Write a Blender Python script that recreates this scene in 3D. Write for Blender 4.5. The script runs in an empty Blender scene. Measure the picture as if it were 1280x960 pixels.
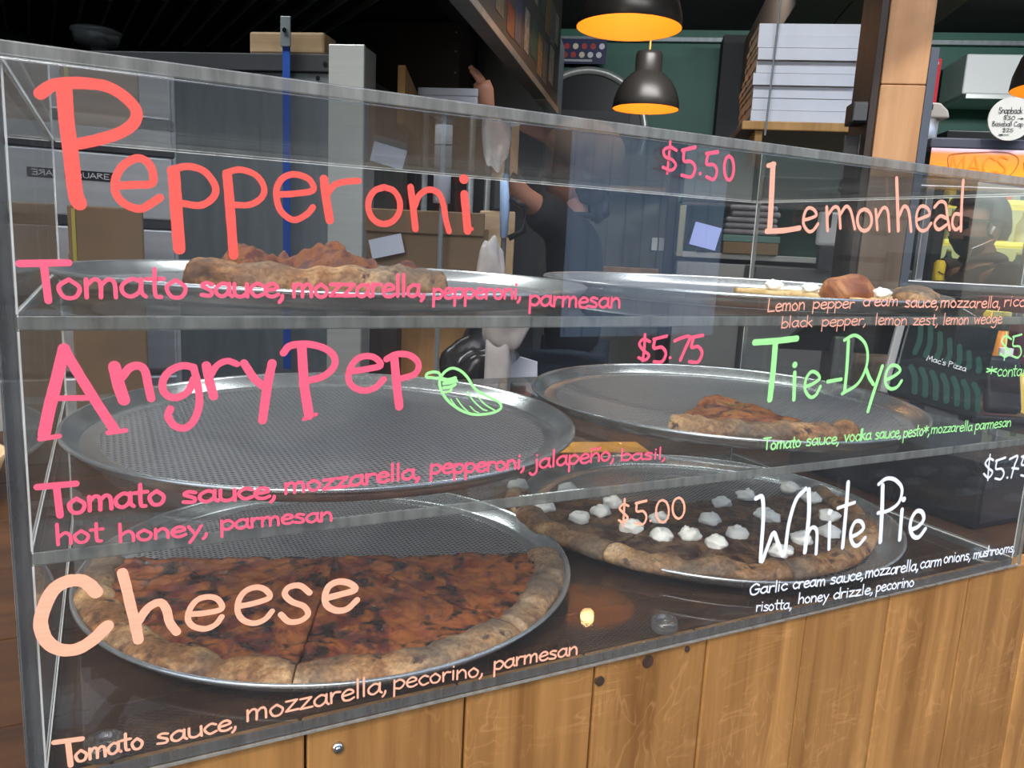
import bpy, bmesh, math, random
from mathutils import Vector, Matrix, noise
random.seed(7)
PI = math.pi
sc = bpy.context.scene
COL = sc.collection
# ------------------------------------------------------------------ camera
cam_d = bpy.data.cameras.new('camera')
cam = bpy.data.objects.new('camera', cam_d)
COL.objects.link(cam)
cam_d.sensor_width = 36.0
cam_d.lens = 985.4 / 1280 * 36.0
cam_d.clip_start = 0.02
CR, CU, CF = Vector((0.890909, -0.451539, 0.048931)), Vector((0.037964, 0.181393, 0.982678)), Vector((0.452593, 0.873618, -0.178747))
CAMP = Vector((0.047837, -0.53, 1.435333))
cam.matrix_world = Matrix(((CR.x, CU.x, -CF.x, CAMP.x), (CR.y, CU.y, -CF.y, CAMP.y), (CR.z, CU.z, -CF.z, CAMP.z), (0, 0, 0, 1)))
sc.camera = cam
# ------------------------------------------------------------------ sky, sun, exposure
world = bpy.data.worlds.new('sky')
sc.world = world
world.use_nodes = True
wn = world.node_tree
bg = wn.nodes['Background']
sky = wn.nodes.new('ShaderNodeTexSky')
sky.sky_type = 'NISHITA'
sky.sun_disc = False
sky.sun_elevation = math.radians(48)
sky.sun_rotation = math.radians(215)
sky.dust_density = 2.0
wn.links.new(sky.outputs[0], bg.inputs[0])
bg.inputs[1].default_value = 0.55
sun_d = bpy.data.lights.new('sun', 'SUN')
sun_d.energy = 2.0
sun_d.color = (1.0, 0.93, 0.82)
sun_d.angle = math.radians(1.0)
sun = bpy.data.objects.new('sun', sun_d)
COL.objects.link(sun)
sun.rotation_euler = Vector((0.55, 0.62, -0.95)).to_track_quat('-Z', 'Y').to_euler()
sc.view_settings.view_transform = 'Standard'
sc.view_settings.look = 'None'
sc.view_settings.exposure = 0.0
sc.view_settings.gamma = 1.0
sc.cycles.transparent_max_bounces = 48
# ------------------------------------------------------------------ frames: the case stands on ZC; the room behind is turned 36 degrees
ZC = 1.08
TH = math.radians(36)
ER, ED = Vector((math.cos(TH), -math.sin(TH), 0)), Vector((math.sin(TH), math.cos(TH), 0))
def room(r, d, z=0.0):
    p = Vector((CAMP.x, CAMP.y, 0)) + ER * r + ED * d
    return Vector((p.x, p.y, z))
FILL = []  # added area lights that lift the dim interior; no such fittings known
for r_, d_, e_ in ((-1.6, 1.9, 34), (.35, 1.9, 26), (.3, 4.3, 28), (2.3, 3.3, 62)):
    a_ = bpy.data.lights.new('added_fill_light', 'AREA'); a_.shape = 'RECTANGLE'; a_.size = 1.1; a_.size_y = .28; a_.energy = e_; a_.color = (.93, .97, 1.0)
    o_ = bpy.data.objects.new('added_fill_light', a_); COL.objects.link(o_); o_.location = (0, 0, -.012 if d_ < 3 else -.16); o_.rotation_euler.x = 0 if d_ < 3 else math.radians(52); FILL.append((o_, room(r_, d_, 3.08)))
# ------------------------------------------------------------------ materials
def nd(m, t, **kw):
    n = m.node_tree.nodes.new(t)
    for k, v in kw.items(): setattr(n, k, v)
    return n
def new_mat(name):
    m = bpy.data.materials.new(name); m.use_nodes = True
    return m, m.node_tree, m.node_tree.nodes['Principled BSDF']
def simple(name, col, rough=0.6, metal=0.0, var=0.0, scale=20, bump=0.0, spec=None, stretch=(1, 1, 1), emit=None, es=0):
    m, t, b = new_mat(name)
    b.inputs['Base Color'].default_value = (*col, 1); b.inputs['Roughness'].default_value = rough; b.inputs['Metallic'].default_value = metal
    if spec is not None: b.inputs['Specular IOR Level'].default_value = spec
    if emit: b.inputs['Emission Color'].default_value = (*emit, 1); b.inputs['Emission Strength'].default_value = es
    if var or bump:
        tc = nd(m, 'ShaderNodeTexCoord'); mp = nd(m, 'ShaderNodeMapping'); mp.inputs['Scale'].default_value = stretch
        no = nd(m, 'ShaderNodeTexNoise'); no.inputs['Scale'].default_value = scale; no.inputs['Detail'].default_value = 6
        t.links.new(tc.outputs['Object'], mp.inputs[0]); t.links.new(mp.outputs[0], no.inputs['Vector'])
        if var:
            r = nd(m, 'ShaderNodeValToRGB'); e = r.color_ramp.elements
            e[0].position = .3; e[1].position = .7
            e[0].color = (*[c * (1 - var) for c in col], 1); e[1].color = (*[min(1, c * (1 + var)) for c in col], 1)
            t.links.new(no.outputs['Fac'], r.inputs[0]); t.links.new(r.outputs[0], b.inputs['Base Color'])
        if bump:
            bp = nd(m, 'ShaderNodeBump'); bp.inputs['Strength'].default_value = bump; bp.inputs['Distance'].default_value = .002
            t.links.new(no.outputs['Fac'], bp.inputs['Height']); t.links.new(bp.outputs[0], b.inputs['Normal'])
    return m
def ramp(m, stops):
    r = nd(m, 'ShaderNodeValToRGB'); e = r.color_ramp.elements
    while len(e) < len(stops): e.new(.5)
    for i, (p, c) in enumerate(stops): e[i].position = p; e[i].color = (*c, 1)
    return r
def mixc(m, a, b, f, mode='MIX'):
    n = nd(m, 'ShaderNodeMix', data_type='RGBA', blend_type=mode)
    for s, v in ((n.inputs[6], a), (n.inputs[7], b), (n.inputs[0], f)):
        if isinstance(v, (tuple, float, int)): s.default_value = (*v, 1) if isinstance(v, tuple) else v
        else: m.node_tree.links.new(v, s)
    return n.outputs[2]
def coords(m, stretch, loc=(0, 0, 0), kind='Object'):
    tc = nd(m, 'ShaderNodeTexCoord'); mp = nd(m, 'ShaderNodeMapping'); mp.inputs['Scale'].default_value = stretch; mp.inputs['Location'].default_value = loc
    m.node_tree.links.new(tc.outputs[kind], mp.inputs[0]); return mp.outputs[0]
def tex_noise(m, vec, scale, detail=5, rough=.6, dist=0):
    n = nd(m, 'ShaderNodeTexNoise'); n.inputs['Scale'].default_value = scale; n.inputs['Detail'].default_value = detail
    n.inputs['Roughness'].default_value = rough; n.inputs['Distortion'].default_value = dist
    if vec: m.node_tree.links.new(vec, n.inputs['Vector'])
    return n.outputs['Fac']
def wood(name, dark, light, along='z', rough=.5, scratches=0.0, grain=1.0, spec=.4):
    m, t, b = new_mat(name)
    s = {'z': (30, 30, 1.6), 'x': (1.6, 30, 30), 'y': (30, 1.6, 30)}[along]
    v = coords(m, s)
    oi = nd(m, 'ShaderNodeObjectInfo'); add = nd(m, 'ShaderNodeVectorMath', operation='ADD')
    sc_ = nd(m, 'ShaderNodeMath', operation='MULTIPLY'); sc_.inputs[1].default_value = 40
    t.links.new(oi.outputs['Random'], sc_.inputs[0]); t.links.new(v, add.inputs[0]); t.links.new(sc_.outputs[0], add.inputs[1])
    f = tex_noise(m, add.outputs[0], .8 * grain, 8, .65, .8)
    r = ramp(m, [(.28, dark), (.5, tuple((a + c) / 2 for a, c in zip(dark, light))), (.72, light)])
    t.links.new(f, r.inputs[0])
    f2 = tex_noise(m, coords(m, (3, 3, 3)), 1.5, 4)
    hue = mixc(m, r.outputs[0], tuple(c * .62 for c in dark), 0.0)
    mr = nd(m, 'ShaderNodeMapRange'); mr.inputs[1].default_value = .5; mr.inputs[2].default_value = .75; mr.inputs[4].default_value = .6
    t.links.new(f2, mr.inputs[0])
    n = t.nodes[-2] if 0 else None
    c1 = mixc(m, r.outputs[0], tuple(c * .6 for c in dark), mr.outputs[0])
    vr = nd(m, 'ShaderNodeMapRange'); vr.inputs[3].default_value = .82; vr.inputs[4].default_value = 1.12; t.links.new(oi.outputs['Random'], vr.inputs[0])
    hs = nd(m, 'ShaderNodeHueSaturation'); t.links.new(vr.outputs[0], hs.inputs['Value']); t.links.new(c1, hs.inputs['Color'])
    out = hs.outputs[0]
    if scratches:
        for k, (st, rt) in enumerate((((60, 60, 9), .5), ((9, 60, 50), -.4), ((30, 60, 14), 1.1))):
            tc = nd(m, 'ShaderNodeTexCoord'); mp = nd(m, 'ShaderNodeMapping'); mp.inputs['Rotation'].default_value = (0, rt, 0); mp.inputs['Scale'].default_value = st
            t.links.new(tc.outputs['Object'], mp.inputs[0])
            nz = tex_noise(m, mp.outputs[0], 1.0, 1, .5, 1.5)
            rr = ramp(m, [(.47, (0, 0, 0)), (.5, (1, 1, 1)), (.53, (0, 0, 0))]); t.links.new(nz, rr.inputs[0])
            g = tex_noise(m, coords(m, (1, 1, 1), (k * 3, 0, 0)), 9, 3); gr = ramp(m, [(.5, (0, 0, 0)), (.62, (1, 1, 1))]); t.links.new(g, gr.inputs[0])
            ml = nd(m, 'ShaderNodeMath', operation='MULTIPLY'); t.links.new(rr.outputs[0], ml.inputs[0]); t.links.new(gr.outputs[0], ml.inputs[1])
            m2 = nd(m, 'ShaderNodeMath', operation='MULTIPLY'); m2.inputs[1].default_value = scratches; t.links.new(ml.outputs[0], m2.inputs[0])
            out = mixc(m, out, tuple(min(1, c * 1.5 + .05) for c in light), m2.outputs[0])
    t.links.new(out, b.inputs['Base Color'])
    b.inputs['Roughness'].default_value = rough; b.inputs['Specular IOR Level'].default_value = spec
    bp = nd(m, 'ShaderNodeBump'); bp.inputs['Strength'].default_value = .25; bp.inputs['Distance'].default_value = .001
    t.links.new(f, bp.inputs['Height']); t.links.new(bp.outputs[0], b.inputs['Normal'])
    return m
def acrylic(name, tint=(.97, .98, .975), f0=.055, haze=.0, rough=.012):
    """clear sheet: straight-through transmission with a Schlick reflection on every face"""
    m, t, b = new_mat(name); t.nodes.remove(b)
    out = t.nodes['Material Output']
    ge = nd(m, 'ShaderNodeNewGeometry'); dt = nd(m, 'ShaderNodeVectorMath', operation='DOT_PRODUCT')
    t.links.new(ge.outputs['Incoming'], dt.inputs[0]); t.links.new(ge.outputs['Normal'], dt.inputs[1])
    ab = nd(m, 'ShaderNodeMath', operation='ABSOLUTE'); t.links.new(dt.outputs['Value'], ab.inputs[0])
    su = nd(m, 'ShaderNodeMath', operation='SUBTRACT'); su.inputs[0].default_value = 1; t.links.new(ab.outputs[0], su.inputs[1])
    pw = nd(m, 'ShaderNodeMath', operation='POWER'); pw.inputs[1].default_value = 5; t.links.new(su.outputs[0], pw.inputs[0])
    ma = nd(m, 'ShaderNodeMath', operation='MULTIPLY_ADD'); ma.inputs[1].default_value = 1 - f0; ma.inputs[2].default_value = f0; t.links.new(pw.outputs[0], ma.inputs[0])
    tr = nd(m, 'ShaderNodeBsdfTransparent'); tr.inputs[0].default_value = (*tint, 1)
    gl = nd(m, 'ShaderNodeBsdfGlossy'); gl.inputs['Roughness'].default_value = rough
    mx = nd(m, 'ShaderNodeMixShader'); t.links.new(ma.outputs[0], mx.inputs[0]); t.links.new(tr.outputs[0], mx.inputs[1]); t.links.new(gl.outputs[0], mx.inputs[2])
    last = mx.outputs[0]
    if haze:
        df = nd(m, 'ShaderNodeBsdfDiffuse'); df.inputs[0].default_value = (.85, .85, .85, 1)
        hz = nd(m, 'ShaderNodeMixShader')
        n1 = tex_noise(m, coords(m, (1, 1, 1)), 7, 5); rr = ramp(m, [(.35, (haze * .3,) * 3), (.75, (haze,) * 3)]); t.links.new(n1, rr.inputs[0])
        t.links.new(rr.outputs[0], hz.inputs[0]); t.links.new(last, hz.inputs[1]); t.links.new(df.outputs[0], hz.inputs[2]); last = hz.outputs[0]
    t.links.new(last, out.inputs[0])
    return m
def acrylic_edge(name, col=(.19, .195, .18), op=.72, rough=.25):
    m, t, b = new_mat(name)
    n = tex_noise(m, coords(m, (40, 40, 40)), 1.0, 4); n2 = tex_noise(m, coords(m, (90, 4, 14)), 1.0, 4)
    r = ramp(m, [(.3, tuple(c * .7 for c in col)), (.7, tuple(c * 1.45 for c in col))]); t.links.new(n2, r.inputs[0])
    t.links.new(r.outputs[0], b.inputs['Base Color']); b.inputs['Roughness'].default_value = rough
    tr = nd(m, 'ShaderNodeBsdfTransparent'); tr.inputs[0].default_value = (.8, .82, .8, 1)
    mx = nd(m, 'ShaderNodeMixShader'); mx.inputs[0].default_value = op
    t.links.new(tr.outputs[0], mx.inputs[1]); t.links.new(b.outputs[0], mx.inputs[2]); t.links.new(mx.outputs[0], t.nodes['Material Output'].inputs[0])
    return m
# ------------------------------------------------------------------ mesh building
class MB:
    def __init__(s): s.bm = bmesh.new(); s.mi = 0
    def _v(s, geo): return [g for g in geo if isinstance(g, bmesh.types.BMVert)]
    def box(s, x0, x1, y0, y1, z0, z1, bev=0, M=None):
        n0 = len(s.bm.faces)
        r = bmesh.ops.create_cube(s.bm, size=1)
        vs = r['verts']
        for v in vs: v.co = Vector(((x0 + x1) / 2 + v.co.x * (x1 - x0), (y0 + y1) / 2 + v.co.y * (y1 - y0), (z0 + z1) / 2 + v.co.z * (z1 - z0)))
        if bev:
            es = list({e for v in vs for e in v.link_edges})
            g = bmesh.ops.bevel(s.bm, geom=es, offset=bev, segments=2, affect='EDGES', profile=.5)
            vs = list({v for f in g['faces'] for v in f.verts} | {v for v in vs if v.is_valid})
        if M is not None:
            bmesh.ops.transform(s.bm, matrix=M, verts=[v for v in vs if v.is_valid])
        s._mat(n0); return s
    def _mat(s, n0):
        s.bm.faces.ensure_lookup_table()
        for f in s.bm.faces[n0:]: f.material_index = s.mi
    def cyl(s, a, b, r0, r1=None, seg=16, caps=True):
        a, b = Vector(a), Vector(b); r1 = r0 if r1 is None else r1
        n0 = len(s.bm.faces); q = (b - a).to_track_quat('Z', 'Y')
        ra, rb = [], []
        for i in range(seg):
            t = 2 * PI * i / seg; d = q @ Vector((math.cos(t), math.sin(t), 0))
            ra.append(s.bm.verts.new(a + d * r0)); rb.append(s.bm.verts.new(b + d * r1))
        for i in range(seg):
            j = (i + 1) % seg; s.bm.faces.new((ra[i], ra[j], rb[j], rb[i]))
        if caps: s.bm.faces.new(ra[::-1]); s.bm.faces.new(rb)
        s._mat(n0); return s
    def tube(s, pts, r, seg=8):
        pts = [Vector(p) for p in pts]; n0 = len(s.bm.faces); rings = []
        for i, p in enumerate(pts):
            d = (pts[min(i + 1, len(pts) - 1)] - pts[max(i - 1, 0)]).normalized(); q = d.to_track_quat('Z', 'Y')
            rr = r[i] if isinstance(r, (list, tuple)) else r
            rings.append([s.bm.verts.new(p + q @ Vector((math.cos(2 * PI * k / seg) * rr, math.sin(2 * PI * k / seg) * rr, 0))) for k in range(seg)])
        for a, b in zip(rings, rings[1:]):
            for k in range(seg): s.bm.faces.new((a[k], a[(k + 1) % seg], b[(k + 1) % seg], b[k]))
        s.bm.faces.new(rings[0][::-1]); s.bm.faces.new(rings[-1]); s._mat(n0); return s
    def lathe(s, prof, c=(0, 0, 0), seg=48, M=None):
        n0 = len(s.bm.faces); rings = []
        for (r, z) in prof:
            ring = [Vector((r * math.cos(2 * PI * k / seg), r * math.sin(2 * PI * k / seg), z)) for k in range(seg)] if r > 1e-6 else [Vector((0, 0, z))]
            rings.append([s.bm.verts.new((M @ v if M is not None else v) + Vector(c)) for v in ring])
        for a, b in zip(rings, rings[1:]):
            for k in range(seg):
                k2 = (k + 1) % seg
                if len(a) == 1 and len(b) == 1: continue
                if len(a) == 1: s.bm.faces.new((a[0], b[k2], b[k]))
                elif len(b) == 1: s.bm.faces.new((a[k], a[k2], b[0]))
                else: s.bm.faces.new((a[k], a[k2], b[k2], b[k]))
        s._mat(n0); return s
    def quad(s, *pts):
        n0 = len(s.bm.faces); s.bm.faces.new([s.bm.verts.new(Vector(p)) for p in pts]); s._mat(n0); return s
    def prism(s, poly, h0, h1, axis='z'):
        n0 = len(s.bm.faces)
        def P(p, h): return {'z': (p[0], p[1], h), 'y': (p[0], h, p[1]), 'x': (h, p[0], p[1])}[axis]
        a = [s.bm.verts.new(P(p, h0)) for p in poly]; b = [s.bm.verts.new(P(p, h1)) for p in poly]
        s.bm.faces.new(a[::-1]); s.bm.faces.new(b)
        for i in range(len(poly)):
            j = (i + 1) % len(poly); s.bm.faces.new((a[i], a[j], b[j], b[i]))
        s._mat(n0); return s
    def blob(s, c, rad, sub=2, amp=.15, fr=30, seed=0):
        n0 = len(s.bm.faces); r = bmesh.ops.create_icosphere(s.bm, subdivisions=sub, radius=1)
        for v in r['verts']:
            d = v.co.copy(); k = 1 + amp * noise.noise(d * fr * .1 + Vector((seed, seed * 1.7, 0)))
            v.co = Vector((c[0] + d.x * rad[0] * k, c[1] + d.y * rad[1] * k, c[2] + d.z * rad[2] * k))
        s._mat(n0); return s
    def done(s, name, mats, parent=None, smooth=False, bevel=0, loc=None):
        bmesh.ops.recalc_face_normals(s.bm, faces=s.bm.faces)
        me = bpy.data.meshes.new(name); s.bm.to_mesh(me); s.bm.free()
        for m in (mats if isinstance(mats, (list, tuple)) else [mats]): me.materials.append(m)
        if smooth: 
            for p in me.polygons: p.use_smooth = True
        o = bpy.data.objects.new(name, me); COL.objects.link(o)
        if parent: o.parent = parent
        if loc: o.location = loc
        if smooth == 'auto' or bevel:
            if bevel:
                b = o.modifiers.new('bevel', 'BEVEL'); b.width = bevel; b.segments = 2; b.limit_method = 'ANGLE'
        return o
def tag(o, label=None, cat=None, group=None, kind=None):
    for k, v in (('label', label), ('category', cat), ('group', group), ('kind', kind)):
        if v: o[k] = v
    return o
def thing(name, label, cat, loc=(0, 0, 0), rotz=0, group=None):
    o = bpy.data.objects.new(name, None); COL.objects.link(o); o.empty_display_size = .05
    o.location = loc; o.rotation_euler = (0, 0, rotz)
    return tag(o, label, cat, group)
def rthing(name, label, cat, r, d, z=0, rot=0, group=None):
    return thing(name, label, cat, room(r, d, z), -TH + rot, group)
def struct(o): o['kind'] = 'structure'; return o
def catmull(p, n=5):
    if len(p) < 3: return [Vector(q) for q in p]
    q = [Vector(v) for v in p]; q = [q[0] * 2 - q[1]] + q + [q[-1] * 2 - q[-2]]; out = []
    for i in range(1, len(q) - 2):
        for k in range(n):
            t = k / n; a, b, c, d = q[i - 1:i + 3]
            out.append(.5 * ((2 * b) + (c - a) * t + (2 * a - 5 * b + 4 * c - d) * t * t + (3 * b - a - 3 * c + d) * t ** 3))
    out.append(q[-2]); return out
RK = 0
def ribbon(bm, pts, w, M, th=.0003, n=5, cap=True):
    """flat paint stroke with round ends; pts in 2D, M maps (x,y,h) to space"""
    global RK
    RK += 1; th = th + (RK % 16) * 5e-5
    p = catmull([Vector((a[0], a[1])) for a in pts], n)
    if len(p) == 2 and (p[0] - p[1]).length < 1e-6: p[1] = p[0] + Vector((1e-4, 0))
    L, R = [], []; ds = []
    for i in range(len(p)):
        d = p[min(i + 1, len(p) - 1)] - p[max(i - 1, 0)]
        d = d.normalized() if d.length > 1e-9 else (ds[-1] if ds else Vector((1, 0)))
        ds.append(d); nn = Vector((-d.y, d.x)); ww = w * .5 * (1 + .08 * noise.noise(Vector((p[i].x * 90, p[i].y * 90, i * .3))))
        L.append(p[i] + nn * ww); R.append(p[i] - nn * ww)
    def V(q, h): return bm.verts.new(M(q.x, q.y, h))
    lt, rt = [V(q, th + i * 1.5e-6) for i, q in enumerate(L)], [V(q, th + i * 1.5e-6) for i, q in enumerate(R)]
    for i in range(len(p) - 1): bm.faces.new((lt[i], rt[i], rt[i + 1], lt[i + 1]))
    for idx, sg in ((0, -1), (-1, 1)):
        d = ds[idx] * sg; nn = Vector((-d.y, d.x)); arc = [p[idx] + (nn * math.cos(t) + d * math.sin(t)) * w * .5 for t in [PI * k / 6 for k in range(7)]]
        vs = [V(q, th + (len(p) * 1.5e-6 if sg > 0 else -1e-6)) for q in arc]; vs = vs if sg < 0 else vs[::-1]; bm.faces.new(vs)
G = {
'a': (.88, [[(.70, .85), (.42, 1), (.1, .65), (.12, .2), (.38, .0), (.66, .3), (.72, .8)], [(.73, 1), (.73, .25), (.86, 0)]]),
'b': (.8, [[(.1, 1.8), (.1, 0)], [(.1, .65), (.45, 1), (.78, .6), (.55, .05), (.1, .08)]]),
'c': (.75, [[(.7, .85), (.42, 1), (.1, .55), (.35, 0), (.72, .15)]]),
'd': (.85, [[(.72, .75), (.4, 1), (.08, .5), (.35, 0), (.72, .3)], [(.76, 1.8), (.76, 0)]]),
'e': (.8, [[(.12, .5), (.45, .55), (.72, .68), (.6, .97), (.35, 1), (.1, .6), (.2, .1), (.5, 0), (.76, .18)]]),
'f': (.6, [[(.6, 1.7), (.3, 1.6), (.25, 0)], [(.05, 1), (.5, 1)]]),
'g': (.85, [[(.7, .85), (.4, 1), (.1, .6), (.35, .15), (.7, .5)], [(.75, 1), (.75, -.3), (.4, -.65), (.08, -.45)]]),
'h': (.8, [[(.1, 1.8), (.1, 0)], [(.1, .6), (.45, 1), (.68, .7), (.7, 0)]]),
'i': (.35, [[(.17, 1), (.17, 0)], [(.17, 1.45), (.18, 1.46)]]),
'j': (.45, [[(.3, 1), (.32, -.3), (.05, -.65), (-.15, -.4)], [(.3, 1.45), (.31, 1.46)]]),
'k': (.75, [[(.1, 1.8), (.1, 0)], [(.65, 1), (.12, .5)], [(.25, .6), (.7, 0)]]),
'l': (.35, [[(.15, 1.8), (.17, 0)]]),
'm': (1.15, [[(.1, 1), (.1, 0)], [(.1, .65), (.35, 1), (.55, .8), (.55, 0)], [(.55, .65), (.8, 1), (1.0, .8), (1.03, 0)]]),
'n': (.8, [[(.1, 1), (.1, 0)], [(.1, .6), (.42, 1), (.66, .7), (.7, 0)]]),
'o': (.85, [[(.42, 1), (.1, .6), (.25, .03), (.6, .03), (.74, .55), (.42, 1)]]),
'p': (.8, [[(.1, 1), (.1, -.75)], [(.1, .75), (.45, 1), (.75, .6), (.5, .05), (.12, .15)]]),
'r': (.62, [[(.1, 1), (.12, 0)], [(.12, .55), (.3, .95), (.6, .92)]]),
's': (.7, [[(.6, .9), (.3, 1), (.12, .75), (.55, .38), (.5, .03), (.08, .08)]]),
't': (.6, [[(.3, 1.6), (.3, .15), (.5, 0)], [(.02, 1.02), (.6, 1.05)]]),
'u': (.8, [[(.1, 1), (.12, .2), (.42, 0), (.7, .3), (.72, 1)], [(.72, 1), (.74, 0)]]),
'v': (.75, [[(.08, 1), (.38, 0)], [(.38, 0), (.7, 1)]]),
'w': (1.1, [[(.08, 1), (.3, .02)], [(.3, .02), (.55, .8)], [(.55, .8), (.8, .02)], [(.8, .02), (1.02, 1)]]),
'y': (.8, [[(.1, 1), (.42, .15)], [(.74, 1), (.45, .1), (.15, -.7)]]),
'z': (.75, [[(.08, .95), (.65, .97)], [(.65, .97), (.08, .03)], [(.08, .03), (.72, .05)]]),
',': (.35, [[(.18, .12), (.15, -.15), (.02, -.4)]]), '.': (.3, [[(.15, .05), (.16, .06)]]), ' ': (.5, []), '-': (.7, [[(.1, .55), (.6, .55)]]),
'*': (.8, [[(.4, 1.4), (.4, .4)], [(.05, 1.15), (.75, .65)], [(.75, 1.15), (.05, .65)]]), "'": (.3, [[(.15, 1.8), (.12, 1.4)]]),
'T': (1.0, [[(.02, 1.7), (1.0, 1.75)], [(.5, 1.7), (.55, 0)]]), 'G': (1.1, [[(.95, 1.4), (.6, 1.7), (.1, 1.1), (.2, .2), (.6, 0), (.95, .35), (.95, .8)], [(.6, .8), (1.05, .8)]]),
'L': (.9, [[(.15, 1.7), (.12, 0)], [(.12, 0), (.85, .05)]]), 'S': (.9, [[(.8, 1.5), (.4, 1.7), (.1, 1.35), (.75, .5), (.5, 0), (.05, .2)]]),
'B': (.95, [[(.15, 1.7), (.15, 0)], [(.15, 1.7), (.7, 1.5), (.2, .95)], [(.2, .95), (.85, .6), (.5, .02), (.15, 0)]]),
'M': (1.3, [[(.1, 0), (.2, 1.7)], [(.2, 1.7), (.6, .5)], [(.6, .5), (1.0, 1.7)], [(1.0, 1.7), (1.15, 0)]]),
'A': (1.1, [[(.05, 0), (.5, 1.7)], [(.5, 1.7), (1.0, 0)], [(.2, .6), (.85, .6)]]), 'C': (1.0, [[(.9, 1.4), (.5, 1.7), (.1, 1.0), (.3, .1), (.9, .2)]]),
'W': (1.3, [[(.05, 1.7), (.35, 0)], [(.35, 0), (.62, 1.1)], [(.62, 1.1), (.9, 0)], [(.9, 0), (1.2, 1.7)]]), 'I': (.4, [[(.2, 1.7), (.2, 0)]]),
'N': (1.1, [[(.1, 0), (.1, 1.7)], [(.1, 1.7), (.9, 0)], [(.9, 0), (.9, 1.7)]]), 'E': (.9, [[(.8, 1.7), (.1, 1.7)], [(.1, 1.7), (.1, 0)], [(.1, .85), (.65, .85)], [(.1, 0), (.8, 0)]]),
'O': (1.1, [[(.5, 1.7), (.1, 1.0), (.3, .05), (.7, .05), (.95, .9), (.5, 1.7)]]), 'Q': (1.1, [[(.5, 1.7), (.1, 1.0), (.3, .05), (.7, .05), (.95, .9), (.5, 1.7)], [(.6, .4), (1.0, -.1)]]),
'U': (1.0, [[(.1, 1.7), (.15, .3), (.5, 0), (.85, .3), (.9, 1.7)]]), 'R': (1.0, [[(.1, 1.7), (.1, 0)], [(.1, 1.7), (.8, 1.4), (.15, .85)], [(.35, .85), (.9, 0)]]),
'P': (.95, [[(.1, 1.7), (.1, 0)], [(.1, 1.7), (.85, 1.35), (.15, .8)]]), 'H': (1.0, [[(.1, 1.7), (.1, 0)], [(.85, 1.7), (.85, 0)], [(.1, .85), (.85, .85)]]),
'$': (.9, [[(.8, 1.4), (.4, 1.6), (.12, 1.25), (.75, .5), (.5, .05), (.08, .25)], [(.45, 1.85), (.43, -.2)]]),
'0': (.85, [[(.42, 1.6), (.1, .9), (.3, 0), (.65, .2), (.75, 1.1), (.42, 1.6)]]), '3': (.8, [[(.1, 1.5), (.6, 1.5), (.3, .9)], [(.3, .9), (.75, .5), (.4, 0), (.05, .15)]]),
'5': (.85, [[(.75, 1.6), (.15, 1.6)], [(.15, 1.6), (.13, .95)], [(.13, .95), (.6, 1.0), (.75, .5), (.4, 0), (.05, .15)]]),
'2': (.85, [[(.1, 1.3), (.4, 1.6), (.7, 1.2), (.1, .05)], [(.1, .05), (.8, .05)]]), '7': (.8, [[(.1, 1.6), (.75, 1.6)], [(.75, 1.6), (.3, 0)]]),
'>': (1.4, [[(.05, .6), (1.0, .6)], [(.75, .85), (1.2, .6), (.75, .35)], [(.85, .7), (.85, .5)]]), '<': (1.4, [[(.3, .6), (1.3, .6)], [(.55, .85), (.1, .6), (.55, .35)], [(.45, .7), (.45, .5)]]),
'ñ': (.8, [[(.1, 1), (.1, 0)], [(.1, .6), (.42, 1), (.66, .7), (.7, 0)], [(.1, 1.35), (.35, 1.5), (.6, 1.35), (.8, 1.5)]]),
}
def write(bm, text, x0, y0, x1, y1, xh, w, M, th=.0003, n=4):
    tot = sum(G[c][0] for c in text)
    dx, dy = x1 - x0, y1 - y0; Ln = math.hypot(dx, dy); ux, uy = dx / Ln, dy / Ln; s = Ln / tot; cx = 0
    for c in text:
        adv, st = G[c]; jy = random.uniform(-.05, .05)
        for k in st:
            ribbon(bm, [(x0 + ux * (cx + px) * s - uy * 0 , y0 + uy * (cx + px) * s + (py + jy) * xh) for px, py in k], w, M, th, n)
        cx += adv
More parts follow.
